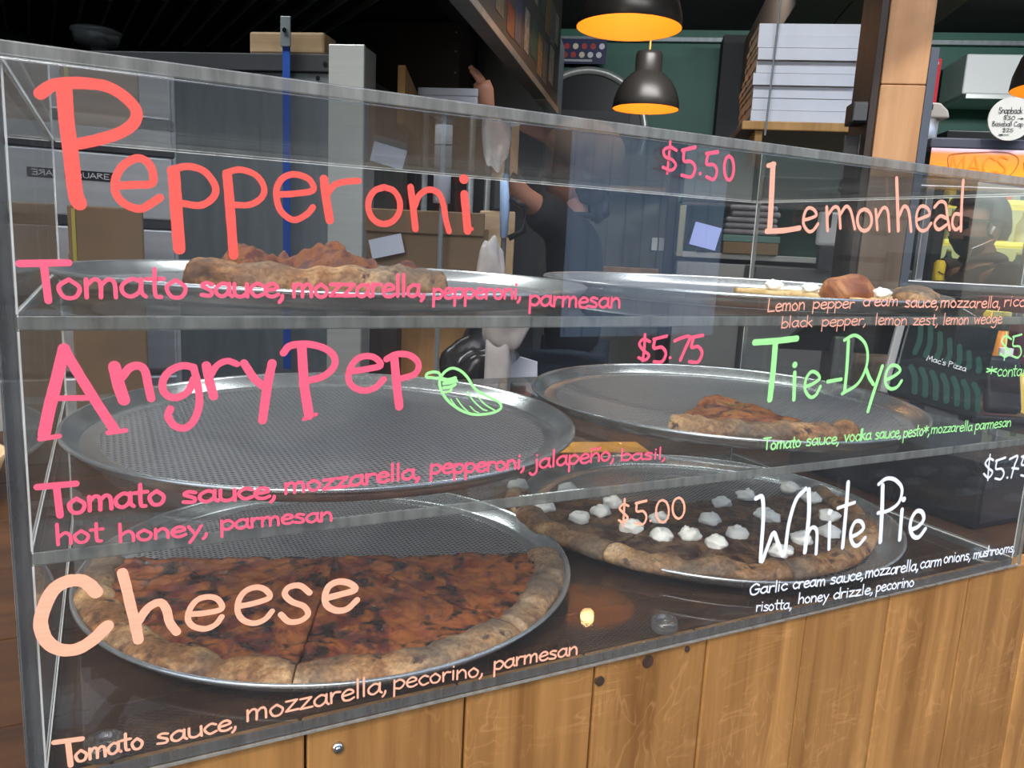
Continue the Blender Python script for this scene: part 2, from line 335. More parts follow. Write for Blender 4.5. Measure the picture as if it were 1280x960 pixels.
TRACED = [
 ('coral','large coral red Pepperoni lettering on the upper left of the pane',[(6.4,[(18.7,422.3),(24.7,427.3),(31.8,429.5),(41.7,430.7),(51.7,430.3),(59.3,426.9),(65.3,421.4),(66.9,416.7),(64.6,411.1),(57.7,405.5),(47.3,400.9),(36.3,397.2)]),(8.1,[(30.5,426.8),(30.9,409.7),(32.1,393.3),(33.5,370.4),(35.2,364.3)]),(4.6,[(55.4,375.6),(65.1,376.8),(73.8,378.4),(74.0,386.2),(70.7,391.0),(65.6,391.9),(58.7,387.2),(54.7,380.1),(54.0,372.8),(56.4,367.5),(61.3,364.1),(67.3,363.1),(72.5,366.2),(77.9,370.3)]),(7.0,[(85.8,386.3),(86.4,374.2),(86.9,360.0),(87.8,340.5)]),(4.2,[(84.0,386.6),(93.4,389.7),(102.9,387.7),(108.7,380.5),(109.1,374.8),(105.3,369.8),(99.3,367.0),(90.2,367.8)]),(5.7,[(116.2,386.8),(117.0,376.3),(118.2,356.9),(119.3,337.7)]),(3.8,[(115.3,387.7),(123.8,390.3),(133.3,387.7),(138.1,380.8),(136.6,374.3),(129.3,369.4),(118.8,368.7)]),(4.0,[(147.0,376.9),(157.0,378.1),(168.7,381.0),(167.2,386.9),(162.1,389.5),(155.5,390.0),(149.5,387.0),(146.0,380.8),(146.0,373.4),(148.9,366.1),(156.5,361.5),(164.7,365.5),(168.8,370.3)]),(5.6,[(175.9,388.6),(177.1,378.0),(179.8,362.8)]),(4.1,[(178.6,380.1),(182.8,385.5),(190.2,388.1),(198.8,389.3)]),(4.2,[(216.4,386.5),(223.1,384.6),(227.3,378.8),(227.5,371.3),(223.5,364.9),(216.9,362.2),(210.3,364.1),(206.2,370.0),(206.0,377.4),(209.9,383.7),(216.4,386.5)]),(4.8,[(235.1,387.8),(237.2,375.1),(239.4,360.1)]),(4.3,[(238.4,375.2),(241.6,382.9),(248.6,387.2),(255.8,385.0),(259.6,377.6),(261.8,367.3),(264.5,359.7)]),(6.6,[(274.1,396.2),(274.7,396.2)]),(6.1,[(275.1,385.8),(276.9,373.7),(278.7,360.9)]),(2.8,[(278.7,360.4),(282.4,362.2)])]),
 ('pink','large pink Angry Pep lettering in the middle of the left side',[(6.6,[(23.8,280.0),(19.7,263.9),(14.7,244.9),(11.1,229.1)]),(2.9,[(8.9,226.4),(18.9,227.6)]),(5.7,[(23.8,280.0),(31.3,263.5),(41.1,243.5),(48.3,229.6)]),(3.0,[(44.8,227.8),(54.5,228.7)]),(3.4,[(17.9,250.6),(38.3,250.1)]),(6.9,[(49.8,268.8),(51.6,257.9),(54.3,247.8)]),(4.9,[(53.4,261.8),(58.0,267.6),(62.9,268.9),(66.4,265.8),(67.9,257.3),(69.4,248.1)]),(4.6,[(94.4,267.0),(87.9,268.2),(80.9,265.4),(76.6,259.5),(76.4,252.9),(80.0,248.7),(85.5,248.4),(91.2,252.3),(94.2,259.4)]),(4.6,[(94.4,266.5),(96.5,256.2),(97.2,243.2),(93.6,232.4),(87.8,228.0),(81.8,230.5),(78.7,236.4),(80.2,240.9)]),(5.7,[(101.9,267.9),(103.7,256.9),(105.9,248.0)]),(4.1,[(104.2,261.1),(108.2,267.7),(114.5,270.6),(120.4,268.4)]),(5.2,[(124.8,268.8),(130.7,259.1),(136.2,253.6)]),(5.9,[(142.4,268.3),(139.3,253.4),(136.1,230.4)]),(4.8,[(149.7,275.1),(154.3,279.8),(165.9,280.7),(177.7,277.3),(183.8,271.1),(182.7,263.9),(175.1,258.1),(164.4,255.7)]),(6.5,[(161.7,278.6),(163.3,253.6),(166.6,231.9)]),(2.8,[(163.4,229.3),(171.5,232.2)]),(4.5,[(197.2,261.3),(207.4,262.7),(216.6,264.7),(213.0,269.9),(206.1,271.7),(198.8,269.1),(193.9,260.8),(195.1,252.4),(203.1,247.5),(212.3,248.8),(219.1,254.9)]),(6.3,[(226.5,269.0),(228.7,249.9),(230.9,234.7)]),(4.6,[(220.6,269.1),(227.6,272.4),(237.7,271.6),(244.5,265.6),(242.3,258.1),(232.1,255.0)])]),
 ('green','green outline drawing of a chilli pepper after the Angry Pep lettering',[(2.1,[(262.3,255.4),(260.1,258.1),(256.0,258.9),(251.3,257.7),(251.1,255.2),(254.8,254.8),(259.6,254.2),(262.5,255.4)]),(2.1,[(262.3,255.4),(265.6,259.2),(271.0,261.3),(277.4,259.2),(283.2,254.1),(288.5,246.6),(293.8,242.3),(301.2,238.4),(309.5,234.4),(312.5,230.6),(309.9,227.3),(301.8,225.3),(290.2,225.4),(280.0,228.7),(269.9,235.5),(263.8,243.0),(261.1,250.3),(262.3,255.4)]),(3.0,[(263.0,253.5),(267.9,252.6),(273.4,253.7)]),(2.4,[(264.5,250.1),(270.0,250.6),(274.6,251.7)]),(2.4,[(264.6,246.9),(269.5,247.3),(273.6,248.9)]),(1.8,[(265.7,243.6),(268.9,244.1),(270.9,245.6)]),(1.0,[(270.5,238.1),(274.2,233.3),(277.8,230.1)]),(1.0,[(275.1,238.5),(279.9,232.3),(285.1,227.6)]),(1.1,[(283.7,242.8),(289.0,235.9),(296.5,229.4),(300.3,227.9)]),(1.1,[(291.7,239.7),(298.6,232.7),(306.9,227.8)]),(0.9,[(286.3,232.0),(290.1,228.4),(293.3,226.6)])]),
 ('peach','large peach Cheese lettering at the lower left',[(8.0,[(34.2,125.6),(30.9,131.0),(25.8,135.0),(18.0,135.2),(10.9,130.6),(5.7,119.9),(3.5,109.7),(6.0,98.6),(12.5,91.4),(21.6,89.5),(30.7,93.7),(39.5,101.8)]),(6.4,[(49.4,136.1),(51.4,125.4),(53.6,111.3),(55.6,99.9),(57.1,88.4)]),(5.5,[(57.0,100.7),(63.4,109.6),(70.6,112.2),(74.3,106.5),(76.0,97.2),(80.1,89.5)]),(4.0,[(87.8,100.7),(98.7,99.8),(108.4,101.0),(106.5,107.7),(101.0,110.9),(93.9,110.4),(88.9,105.0),(87.2,97.3),(90.6,91.5),(98.0,88.4),(104.7,90.6),(108.3,95.2)]),(4.1,[(119.2,100.8),(129.8,101.3),(139.9,103.7),(137.8,109.3),(132.0,112.7),(124.6,111.6),(119.8,105.9),(118.7,97.4),(122.3,90.2),(129.6,86.5),(136.6,88.1),(141.5,93.2)]),(4.3,[(167.5,102.6),(160.8,109.1),(153.0,109.2),(150.3,104.3),(155.2,98.0),(163.6,92.9),(166.4,86.3),(160.8,82.4),(153.0,83.3),(147.5,89.7)]),(4.9,[(178.4,96.4),(189.4,97.6),(200.6,99.5),(196.3,105.1),(188.1,107.7),(181.2,105.2),(178.4,97.7),(180.1,90.6),(187.1,85.6),(194.8,85.5),(201.9,91.1)])]),
 ('peach2','large peach Lemonhead lettering on the upper right of the pane',[(4.0,[(558.0,429.5),(565.2,431.4)]),(5.9,[(563.4,430.6),(565.8,401.1),(567.3,377.9)]),(4.8,[(564.1,374.3),(584.8,376.0),(602.9,379.1)]),(3.1,[(607.7,386.4),(614.4,388.1),(621.9,391.4),(618.1,396.1),(610.9,397.1),(606.9,391.2),(607.3,382.8),(614.2,376.8),(620.1,377.8),(625.2,383.8)]),(3.5,[(633.8,399.2),(638.4,378.7)]),(3.2,[(637.0,393.0),(643.0,399.8),(649.6,398.0),(654.5,381.7)]),(3.2,[(652.4,393.9),(658.4,401.5),(665.5,397.6),(673.7,381.9)]),(3.6,[(683.3,400.5),(689.4,398.9),(693.9,394.2),(695.1,388.1),(692.4,382.9),(687.0,380.7),(680.9,382.3),(676.5,387.1),(675.4,393.2),(678.0,398.3),(683.3,400.5)]),(3.3,[(698.6,401.0),(704.4,382.7)]),(3.3,[(702.2,393.8),(708.3,403.1),(715.5,400.6),(721.5,382.0)]),(4.4,[(722.9,431.6),(728.9,408.1),(735.0,383.5)]),(3.7,[(733.4,397.1),(738.5,406.5),(746.3,402.4),(753.8,383.6)]),(3.4,[(759.8,394.7),(768.8,397.6),(777.7,401.2),(772.8,407.1),(762.9,408.0),(758.5,400.8),(760.8,390.2),(767.9,385.1),(776.1,386.3),(782.0,392.8)]),(3.5,[(783.4,408.5),(790.7,414.4),(799.8,412.7),(805.0,401.2),(811.8,388.1)]),(3.5,[(804.3,398.8),(793.9,400.5),(786.9,393.1),(794.4,387.2),(805.7,392.5)]),(4.2,[(821.9,437.0),(824.8,414.3),(829.7,388.1)]),(3.5,[(824.7,403.9),(815.8,403.4),(814.1,394.5),(820.6,388.5),(827.7,391.3)])]),
 ('green','large light green Tie-Dye lettering in the middle of the right side',[(5.8,[(563.6,276.1),(589.7,277.2),(615.5,279.1)]),(6.6,[(589.0,275.8),(590.0,248.3),(589.7,222.8)]),(6.1,[(616.3,254.3),(616.8,254.3)]),(4.6,[(617.5,246.7),(620.4,221.3)]),(3.5,[(633.1,233.1),(642.3,235.1),(651.1,240.2),(645.9,245.8),(638.3,246.8),(633.1,240.1),(633.6,230.0),(641.1,222.7),(648.4,223.9),(653.4,232.3)]),(3.9,[(662.4,236.7),(680.8,238.4)]),(4.3,[(684.1,276.0),(686.7,249.2),(687.6,225.4)]),(3.5,[(678.4,276.8),(692.0,281.4),(706.9,274.1),(713.9,261.3),(713.2,246.9),(704.3,232.7),(684.5,223.9)]),(4.4,[(714.2,247.6),(720.5,238.6),(727.6,231.8)]),(4.5,[(738.4,249.4),(731.3,225.1),(725.9,204.0)]),(3.7,[(745.9,235.2),(756.2,238.1),(766.0,243.6),(761.3,248.7),(751.4,249.8),(745.7,242.6),(746.6,231.9),(755.0,225.8),(764.5,227.0),(770.6,233.5)])]),
 ('white','large white White Pie lettering at the lower right',[(4.8,[(586.2,127.3),(594.3,127.2),(598.6,104.3),(601.5,61.6),(608.7,77.0),(614.2,89.4),(622.4,76.8),(631.8,63.8),(633.3,96.0),(639.3,119.9),(650.7,130.1)]),(5.4,[(655.2,128.8),(659.7,101.0),(660.3,63.1)]),(4.3,[(659.2,76.8),(665.2,87.8),(673.7,83.3),(676.6,59.1)]),(6.0,[(688.7,101.8),(689.3,101.7)]),(4.4,[(690.6,90.5),(694.4,61.7)]),(5.2,[(710.1,130.8),(711.9,107.7),(714.4,60.7)]),(3.9,[(699.7,104.8),(723.6,108.1)]),(4.5,[(725.7,70.5),(734.9,72.8),(742.4,78.0),(737.3,85.6),(728.7,86.7),(724.1,79.4),(724.6,69.8),(731.0,61.0),(738.4,60.0),(746.9,66.8)]),(5.8,[(763.3,122.1),(767.9,92.6),(771.9,59.0)]),(4.4,[(756.7,124.5),(768.1,129.5),(782.5,126.3),(794.9,115.4),(792.8,100.4),(777.8,93.2),(761.7,92.4)]),(6.4,[(799.9,103.2),(800.6,103.1)]),(5.5,[(799.8,91.5),(802.9,57.5)]),(5.2,[(819.3,66.4),(830.8,68.6),(838.6,76.0),(834.0,84.8),(824.3,86.9),(817.9,79.4),(817.6,68.4),(825.0,58.3),(834.9,56.0),(843.9,64.2)])]),
 ('pink','pink $5.50 price at the top middle of the pane',[(2.5,[(458.3,432.9),(451.7,434.7),(445.7,431.7),(447.8,427.0),(455.1,425.1),(458.8,421.1),(454.4,417.0),(446.2,418.8)]),(2.4,[(452.1,439.1),(451.8,426.1),(451.5,414.3)]),(3.1,[(464.7,433.5),(477.4,437.2)]),(2.8,[(466.4,433.6),(467.2,425.6),(474.6,425.6),(479.3,420.9),(476.0,413.7),(466.1,414.2)]),(2.8,[(484.8,416.9),(485.1,417.0)]),(3.1,[(489.6,433.2),(501.2,435.6)]),(2.8,[(491.3,432.8),(490.6,425.1),(498.2,425.1),(502.2,420.3),(499.6,413.6),(491.8,414.9)]),(2.9,[(513.5,433.5),(516.8,431.9),(519.3,427.3),(520.1,421.3),(518.8,416.3),(516.0,414.2),(512.7,415.8),(510.2,420.5),(509.5,426.4),(510.7,431.4),(513.5,433.5)])]),
 ('pink','pink $5.75 price at the centre of the pane',[(2.7,[(447.5,278.5),(440.8,280.6),(437.1,276.6),(441.7,271.2),(447.8,267.0),(444.1,263.1),(437.4,265.3)]),(2.7,[(442.0,284.5),(442.4,272.5),(441.7,262.5)]),(3.0,[(451.4,280.4),(464.4,283.0)]),(3.0,[(452.3,279.7),(452.1,273.0),(460.4,273.6),(465.1,268.0),(461.6,261.3),(453.3,261.5)]),(2.7,[(469.7,264.5),(470.1,264.5)]),(3.1,[(473.3,278.8),(480.7,281.4),(489.2,282.0),(485.2,271.8),(481.1,262.2)]),(3.1,[(489.3,281.3),(503.1,283.3)]),(3.1,[(492.8,280.6),(492.0,273.0),(498.9,273.6),(504.0,267.9),(500.4,260.3),(490.8,260.5)])]),
 ('peach','peach $5.00 price above the white pizza',[(2.2,[(438.6,136.8),(433.5,138.8),(429.6,135.7),(434.2,130.8),(438.8,126.0),(435.0,122.1),(429.8,124.9)]),(2.2,[(434.8,143.0),(435.0,131.5),(435.3,118.4)]),(2.6,[(446.9,138.0),(457.8,139.0)]),(2.2,[(447.8,137.2),(448.4,130.6),(455.3,129.8),(459.3,124.2),(456.5,118.0),(447.8,119.8)]),(2.2,[(464.0,120.0),(464.3,119.9)]),(2.2,[(475.2,137.8),(479.6,135.4),(482.7,129.8),(483.4,123.3),(481.4,118.4),(477.4,116.9),(473.0,119.4),(469.9,124.9),(469.3,131.4),(471.3,136.3),(475.2,137.8)]),(2.3,[(492.9,138.1),(497.1,135.8),(500.1,130.6),(500.8,124.5),(498.8,119.8),(495.0,118.4),(490.8,120.8),(487.8,126.0),(487.2,132.1),(489.1,136.7),(492.9,138.1)])]),
 ('green','light green $5. price above the allergen note at the right edge',[(2.3,[(945.8,274.3),(934.5,278.0),(928.6,272.8),(936.1,266.4),(946.5,260.8),(940.7,254.5),(929.5,258.4)]),(2.0,[(934.8,282.5),(937.8,265.4),(938.7,251.0)]),(2.3,[(948.0,277.0),(963.8,279.6)]),(2.3,[(949.8,276.1),(950.7,267.0),(963.0,265.9),(968.1,258.5),(963.5,253.1),(952.4,255.2)]),(2.8,[(975.2,254.7),(975.8,254.7)]),(2.3,[(976.7,276.7),(992.9,279.3),(990.9,253.4)]),(2.3,[(999.4,278.3),(1016.0,280.9)]),(2.3,[(1001.3,277.3),(1002.4,268.1),(1015.3,266.9),(1020.4,260.3),(1014.1,254.8),(1004.3,255.9)])]),
 ('white','white $5.75 price at the lower right corner of the pane',[(2.7,[(948.3,134.2),(940.2,136.8),(934.1,131.6),(941.7,125.3),(950.6,119.7),(944.6,113.5),(934.3,119.3)]),(2.4,[(940.5,141.5),(941.7,125.3),(943.9,110.7)]),(2.9,[(954.7,132.7),(972.3,135.1)]),(2.7,[(956.5,131.6),(957.3,122.9),(968.2,121.9),(974.4,115.5),(970.0,109.2),(958.8,111.2)]),(3.0,[(982.1,109.9),(982.7,109.9)]),(2.8,[(980.8,132.5),(995.6,135.1),(992.5,123.7),(990.1,109.2)]),(2.8,[(1001.6,118.9),(988.5,121.1)]),(3.0,[(1003.9,133.5),(1024.1,135.8)]),(2.8,[(1007.5,132.2),(1006.7,123.4),(1019.8,122.3),(1026.5,115.7),(1022.1,108.1),(1008.7,110.4)])]),
]
WRITTEN = [
 ('pink','pink list of toppings under the Pepperoni lettering',[('T', 3.6, 308.4, 28.3, 309.1, 12.4, 4.1), ('omato', 21.1, 310.5, 92.6, 311.3, 10.5, 3.3), ('sauce,', 99.0, 311.9, 151.3, 312.0, 8.1, 3.3), ('mozzarella,', 155.4, 312.1, 249.1, 313.8, 8.2, 3.3), ('pepperoni,', 253.4, 312.1, 325.4, 312.9, 7.0, 2.9), ('parmesan', 331.2, 307.5, 415.4, 306.2, 7.5, 2.8)]),
 ('pink','pink list of toppings under the Angry Pep lettering',[('T', 5.7, 178.1, 26.3, 177.7, 11.1, 4.0), ('omato', 20.8, 179.4, 76.2, 179.3, 8.9, 3.4), ('sauce,', 85.2, 178.8, 145.7, 176.1, 7.2, 3.3), ('mozzarella,', 149.9, 177.9, 249.5, 179.8, 7.1, 3.0), ('pepperoni,', 255.8, 181.7, 336.7, 179.4, 7.0, 2.9), ('jalapeño,', 342.5, 178.2, 421.7, 179.4, 7.5, 2.7), ('basil,', 426.8, 177.6, 475.7, 175.6, 5.7, 2.5), ('hot', 14.0, 160.2, 39.5, 159.4, 7.2, 2.8), ('honey,', 47.9, 157.2, 101.8, 155.4, 6.5, 2.7), ('parmesan', 108.3, 157.4, 183.6, 154.9, 6.3, 2.6)]),
 ('peach','peach list of toppings along the bottom edge under the Cheese lettering',[('T', 6.5, 11.2, 22.2, 9.1, 10.2, 3.4), ('omato', 17.3, 11.6, 58.0, 10.8, 7.5, 2.6), ('sauce,', 65.3, 10.6, 118.1, 9.9, 7.3, 2.4), ('mozzarella,', 123.0, 13.6, 227.3, 12.0, 8.4, 2.3), ('pecorino,', 231.1, 12.4, 308.5, 7.9, 7.6, 2.2), ('parmesan', 316.3, 9.7, 397.6, 7.6, 7.4, 2.4)]),
 ('peach2','peach two line list of toppings under the Lemonhead lettering',[('Lemon', 574.1, 304.2, 621.5, 305.9, 6.6, 1.7), ('pepper', 630.7, 306.7, 686.1, 307.7, 6.0, 1.7), ('cream', 696.8, 310.1, 748.7, 310.5, 6.3, 1.9), ('sauce,', 758.6, 309.0, 811.9, 309.3, 6.5, 2.1), ('mozzarella,', 814.5, 309.3, 917.6, 309.1, 6.8, 2.0), ('ricotta,', 921.5, 310.8, 1000.6, 312.3, 7.1, 2.0), ('black', 593.9, 289.0, 633.3, 290.2, 5.9, 1.5), ('pepper,', 644.9, 290.2, 707.1, 291.4, 6.2, 1.5), ('lemon', 718.5, 291.4, 766.0, 291.2, 6.4, 1.6), ('zest,', 774.5, 291.2, 816.1, 291.0, 6.6, 1.7), ('lemon', 822.5, 291.0, 864.8, 291.7, 6.8, 1.7), ('wedge', 873.0, 291.6, 923.5, 292.3, 7.0, 1.7)]),
 ('green','light green list of toppings under the Tie-Dye lettering',[('Tomato', 587.6, 174.8, 637.2, 174.1, 6.3, 2.2), ('sauce,', 643.6, 174.4, 690.0, 173.4, 6.6, 2.1), ('vodka', 695.4, 174.6, 736.3, 174.1, 6.7, 2.2), ('sauce,', 741.1, 173.8, 781.7, 173.5, 6.9, 2.1), ('pesto*,', 784.4, 172.4, 828.1, 172.9, 7.1, 2.0), ('mozzarella', 829.2, 173.7, 900.8, 172.4, 6.4, 1.8), ('parmesan', 904.9, 173.1, 971.6, 172.5, 6.7, 1.9)]),
 ('green','small light green allergen note under the light green price',[('*', 908.4, 233.8, 928.7, 233.1, 7.5, 1.9), ('contains', 928.7, 233.1, 1000.5, 230.7, 7.5, 1.9)]),
 ('white','white two line list of toppings under the White Pie lettering',[('Garlic', 590.6, 28.7, 641.8, 25.9, 6.5, 2.4), ('cream', 648.5, 25.7, 695.3, 22.3, 6.7, 2.3), ('sauce,', 702.3, 22.0, 754.4, 19.9, 6.9, 2.4), ('mozzarella,', 755.5, 20.7, 843.4, 16.2, 7.2, 2.5), ('carm', 844.6, 17.0, 882.3, 16.1, 7.4, 2.4), ('onions,', 886.2, 17.4, 936.3, 14.9, 7.1, 2.4), ('mushrooms,', 940.7, 15.2, 1022.5, 12.6, 6.8, 2.3), ('risotta,', 601.5, 10.0, 651.7, 4.4, 6.1, 1.9), ('honey', 658.9, 8.4, 703.0, 4.2, 6.3, 2.2), ('drizzle,', 710.2, 3.8, 771.9, 0.6, 6.6, 2.3), ('pecorino', 775.6, 0.9, 839.2, -2.2, 6.8, 2.3)]),
]
DOLLOPS =  [(0.554, 0.412), (0.612, 0.374), (0.542, 0.317), (0.566, 0.268), (0.604, 0.279), (0.64, 0.303), (0.611, 0.219), (0.662, 0.231), (0.628, 0.182), (0.663, 0.172), (0.786, 0.254), (0.842, 0.267), (0.724, 0.206), (0.723, 0.156), (0.677, 0.14), (0.81, 0.199), (0.935, 0.275), (0.925, 0.225), (0.808, 0.187), (0.889, 0.162), (0.84, 0.118), (0.788, 0.114), (0.732, 0.092)]
# ------------------------------------------------------------------ palette
M_pine = wood('worn_pine', (.19, .082, .020), (.44, .225, .068), 'z', .55, .20, 1.3)
M_counter = wood('dark_counter_wood', (.024, .010, .005), (.085, .036, .011), 'x', .5, 0, 1, .12)
M_post = wood('post_wood', (.34, .165, .065), (.54, .31, .15), 'z', .55, 0, .7)
M_darkwood = wood('dark_wood', (.018, .012, .009), (.05, .034, .026), 'z', .5)
M_board = wood('pale_board', (.34, .17, .05), (.55, .32, .12), 'z', .6)
M_block = wood('block_wood', (.45, .28, .14), (.68, .48, .28), 'x', .6)
M_steel = simple('stainless', (.50, .51, .49), .38, .55, .12, 3, .05, stretch=(1, 1, 20))
M_steel_d = simple('dull_steel', (.24, .27, .28), .45, .4, .15, 4, stretch=(6, 6, 1))
M_chrome = simple('chrome', (.75, .76, .76), .15, 1.0)
M_alu = simple('pan_aluminium', (.46, .47, .47), .25, .75, .12, 30)
M_mesh = simple('mesh_aluminium', (.50, .50, .50), .35, .6)
M_black = simple('black_plastic', (.010, .010, .011), .4, spec=.3)
M_blackm = simple('black_matt', (.016, .016, .017), .75)
M_grey_d = simple('charcoal_paint', (.045, .048, .052), .6, 0, .15, 3)
M_green = simple('dark_green_paint', (.026, .110, .080), .55, 0, .2, 2)
M_white = simple('white_enamel', (.78, .80, .79), .4)
M_card = simple('cardboard', (.20, .125, .062), .85, 0, .12, 8)
M_boxw = simple('white_card', (.62, .65, .72), .7, 0, .04, 12)
M_boxs = simple('kraft_card', (.36, .33, .29), .85, 0, .1, 12)
M_gold = simple('gold_enamel', (.92, .42, .05), .6)
M_shade = simple('shade_black', (.05, .043, .038), .38, .5)
M_blue = simple('blue_webbing', (.010, .085, .45), .6, 0, .1, 60)
M_bulb = simple('bulb_glow', (1, .8, .4), .5, emit=(1, .72, .3), es=1.5)
M_skin = simple('skin', (.48, .22, .14), .5, 0, .1, 12)
M_skin2 = simple('skin_tan', (.33, .16, .10), .5, 0, .1, 12)
M_tee = simple('black_cotton', (.012, .014, .016), .85, 0, .2, 14, .4)
M_tee2 = simple('brown_cotton', (.040, .028, .020), .85, 0, .2, 14, .4)
M_hair = simple('dark_hair', (.010, .008, .007), .55, 0, .3, 60, .5, stretch=(1, 1, .2))
M_tan = simple('tan_cloth', (.70, .50, .36), .9, 0, .12, 10, .4)
M_denim = simple('denim', (.02, .03, .05), .9, 0, .2, 40)
M_ricotta = simple('ricotta', (.86, .85, .80), .45, 0, .05, 60, .5)
M_acr = acrylic('clear_acrylic', haze=.004)
M_acr_pane = acrylic('clear_acrylic_pane', f0=.065, haze=.008)
M_acr_edge = acrylic_edge('acrylic_edge')
M_acr_dark = acrylic_edge('acrylic_edge_dark', (.085, .088, .09), .8, .2)
M_glint = acrylic_edge('acrylic_painted_glint', (.62, .62, .58), .95, .25)  # pale colour that stands in for glints along the bevelled edges
PAINT = {'coral': (.86, .10, .075), 'pink': (.88, .11, .19), 'peach': (.96, .45, .29), 'peach2': (.94, .42, .29), 'green': (.36, .86, .30), 'white': (.80, .86, .95)}
M_paint = {}
for k, c in PAINT.items():
    m, t, b = new_mat('paint_' + k); b.inputs['Roughness'].default_value = .55
    f = tex_noise(m, coords(m, (30, 1, 300)), 2.0, 3); r = ramp(m, [(.25, tuple(x * .82 for x in c)), (.7, c)]); t.links.new(f, r.inputs[0]); t.links.new(r.outputs[0], b.inputs['Base Color'])
    M_paint[k] = m
# ------------------------------------------------------------------ the shop shell
M_floor = simple('shop_floor', (.06, .05, .045), .5, 0, .2, 5)
M_ceil = simple('black_ceiling', (.012, .011, .011), .8)
M_side = simple('shop_side_paint', (.05, .06, .055), .7)
M_pave = simple('pavement', (.045, .043, .042), .9, 0, .15, 6, .4)
M_facade = simple('facade_paint', (.05, .05, .055), .7)
BL, BR = room(-3.3, 6.6), room(3.7, 6.6)
XL, XR = -3.45, 5.0
def poly(name, pts, m, th=.06):
    mb = MB(); mb.prism([(p[0], p[1]) for p in pts], *th); return struct(mb.done(name, m))
poly('floor', [(XL, .02), (XR, .02), (BR.x, BR.y), (BL.x, BL.y)], M_floor, (-.1, 0))
poly('ceiling', [(XL, .02), (XR, .02), (BR.x, BR.y), (BL.x, BL.y)], M_ceil, (3.1, 3.2))
def wall(name, a, b, z0, z1, m, t=.08):
    a, b = Vector((a[0], a[1])), Vector((b[0], b[1])); d = (b - a).normalized(); n = Vector((-d.y, d.x)) * t
    return struct(MB().prism([tuple(a), tuple(b), tuple(b + n), tuple(a + n)], z0, z1).done(name, m))
wall('wall_back', BR, BL, 0, 3.1, M_green, -.1)
wall('wall_left', BL, (XL, .02), 0, 3.1, M_side, -.1)
wall('wall_right', (XR, .02), BR, 0, 3.1, M_side, -.1)
wall('wall_front', (XL, .02), (-1.3, .02), 0, 3.2, M_facade)
struct(MB().box(-1.3, 3.9, .0, .1, 2.75, 3.2).done('trim_1', M_facade))
wall('wall_front', (3.9, .02), (XR, .02), 0, 3.2, M_facade)
# dark rail along the top of the back wall
mb = MB(); mb.box(-2.4, 3.6, -.05, -.005, 3.0, 3.03)
o = mb.done('trim_2', M_steel_d); o.location = room(0, 6.58); o.rotation_euler.z = -TH; struct(o)
# ------------------------------------------------------------------ the street behind the camera
struct(MB().box(-14, 18, -11, .0, -.1, -.002).done('floor', M_pave))
m, t, b = new_mat('brick'); br = nd(m, 'ShaderNodeTexBrick'); t.links.new(coords(m, (1, 1, 1), kind='Object'), br.inputs[0])
br.inputs['Color1'].default_value = (.055, .028, .018, 1); br.inputs['Color2'].default_value = (.038, .02, .014, 1); br.inputs['Mortar'].default_value = (.07, .06, .055, 1); br.inputs['Scale'].default_value = 4
t.links.new(br.outputs[0], b.inputs['Base Color']); b.inputs['Roughness'].default_value = .9
M_brick = m
bl = thing('street_building', 'dark brick building across the street with white corrugated panels, seen only reflected', 'building', (0, -10, 0))
MB().box(-9, 5.2, -3, 0, 0, 7).done('facade', M_brick, bl)
MB().box(5.2, 16, -3, 0, 0, 6.5).done('facade', simple('dark_render', (.022, .022, .024), .8), bl)
mb = MB(); 
for k in range(9): 
    mb.box(6.35 + k * .33, 6.35 + k * .33 + .29, .0, .06, 0, 5.2, .01)
mb.box(6.3, 9.35, -.02, .02, 0, 5.2).done('corrugated_siding', simple('blue_white_siding', (.86, .92, 1.0), .6), bl)
for k, (x, z) in enumerate(((-4, 1.0), (-1.2, 1.0), (1.8, 1.0), (-4, 4.2), (-1.2, 4.2), (1.8, 4.2))):
    f = MB().box(x, x + 1.4, -.02, .05, z, z + 1.7, .02).done('window_frame', M_brick, bl)
    MB().box(x + .1, x + 1.3, .045, .06, z + .1, z + 1.6).done('pane', M_black, f)
# ------------------------------------------------------------------ the counter
ct = thing('service_counter', 'wooden service counter faced with worn pine boards under the acrylic case', 'counter', (0, 0, 0))
T = .0093
ZT = ZC - T - .0006
edges = [-1.12, -.99, -.86, -.735, -.605, -.475, -.345, -.215, -.090, .038, .1665, .296, .4215, .549, .681, .811, .951, 1.085, 1.215, 1.35, 1.48, 1.61, 1.74, 1.87, 2.0, 2.15, 2.29]
planks = []
for i, (a, b2) in enumerate(zip(edges, edges[1:])):
    dy = random.uniform(0, .0014)
    p = MB().box(a + .0011, b2 - .0011, .003 - dy, .024, .0, ZT - .0215 + .0205, .0016).done('plank', M_pine, ct); planks.append(p)
def knot(x, z, r, pl):
    k = MB().cyl((x, .0035, z), (x, .0008, z), r, r * .92, 18).done('knot', simple('knot', (.045, .022, .012), .7, 0, .3, 60), planks[pl]); 
knot(.4785, 1.0605, .0062, 12); knot(.4265, 1.0525, .0048, 12); knot(.524, 1.0635, .003, 12)
sc_ = MB().cyl((.190, .0035, 1.051), (.190, .000, 1.051), .0048, .0036, 16); sc_.cyl((.190, .0, 1.051), (.190, -.0006, 1.051), .002, .002, 6)
o = sc_.done('screw', M_chrome, planks[10], True); o['label'] = 'bright steel screw in the plank'
ys = [.0245, .0925, .235, .40, .56, .72, .88, 1.04]
for a, b2 in zip(ys, ys[1:]):
    MB().box(-1.12, 2.29, a + .0007, b2 - .0007, ZT - .035, ZT - random.uniform(0, .0006), .001).done('counter_board', M_counter, ct)
MB().box(-1.1, 2.27, .98, 1.03, 0, ZT - .036).done('back_panel', M_darkwood, ct)
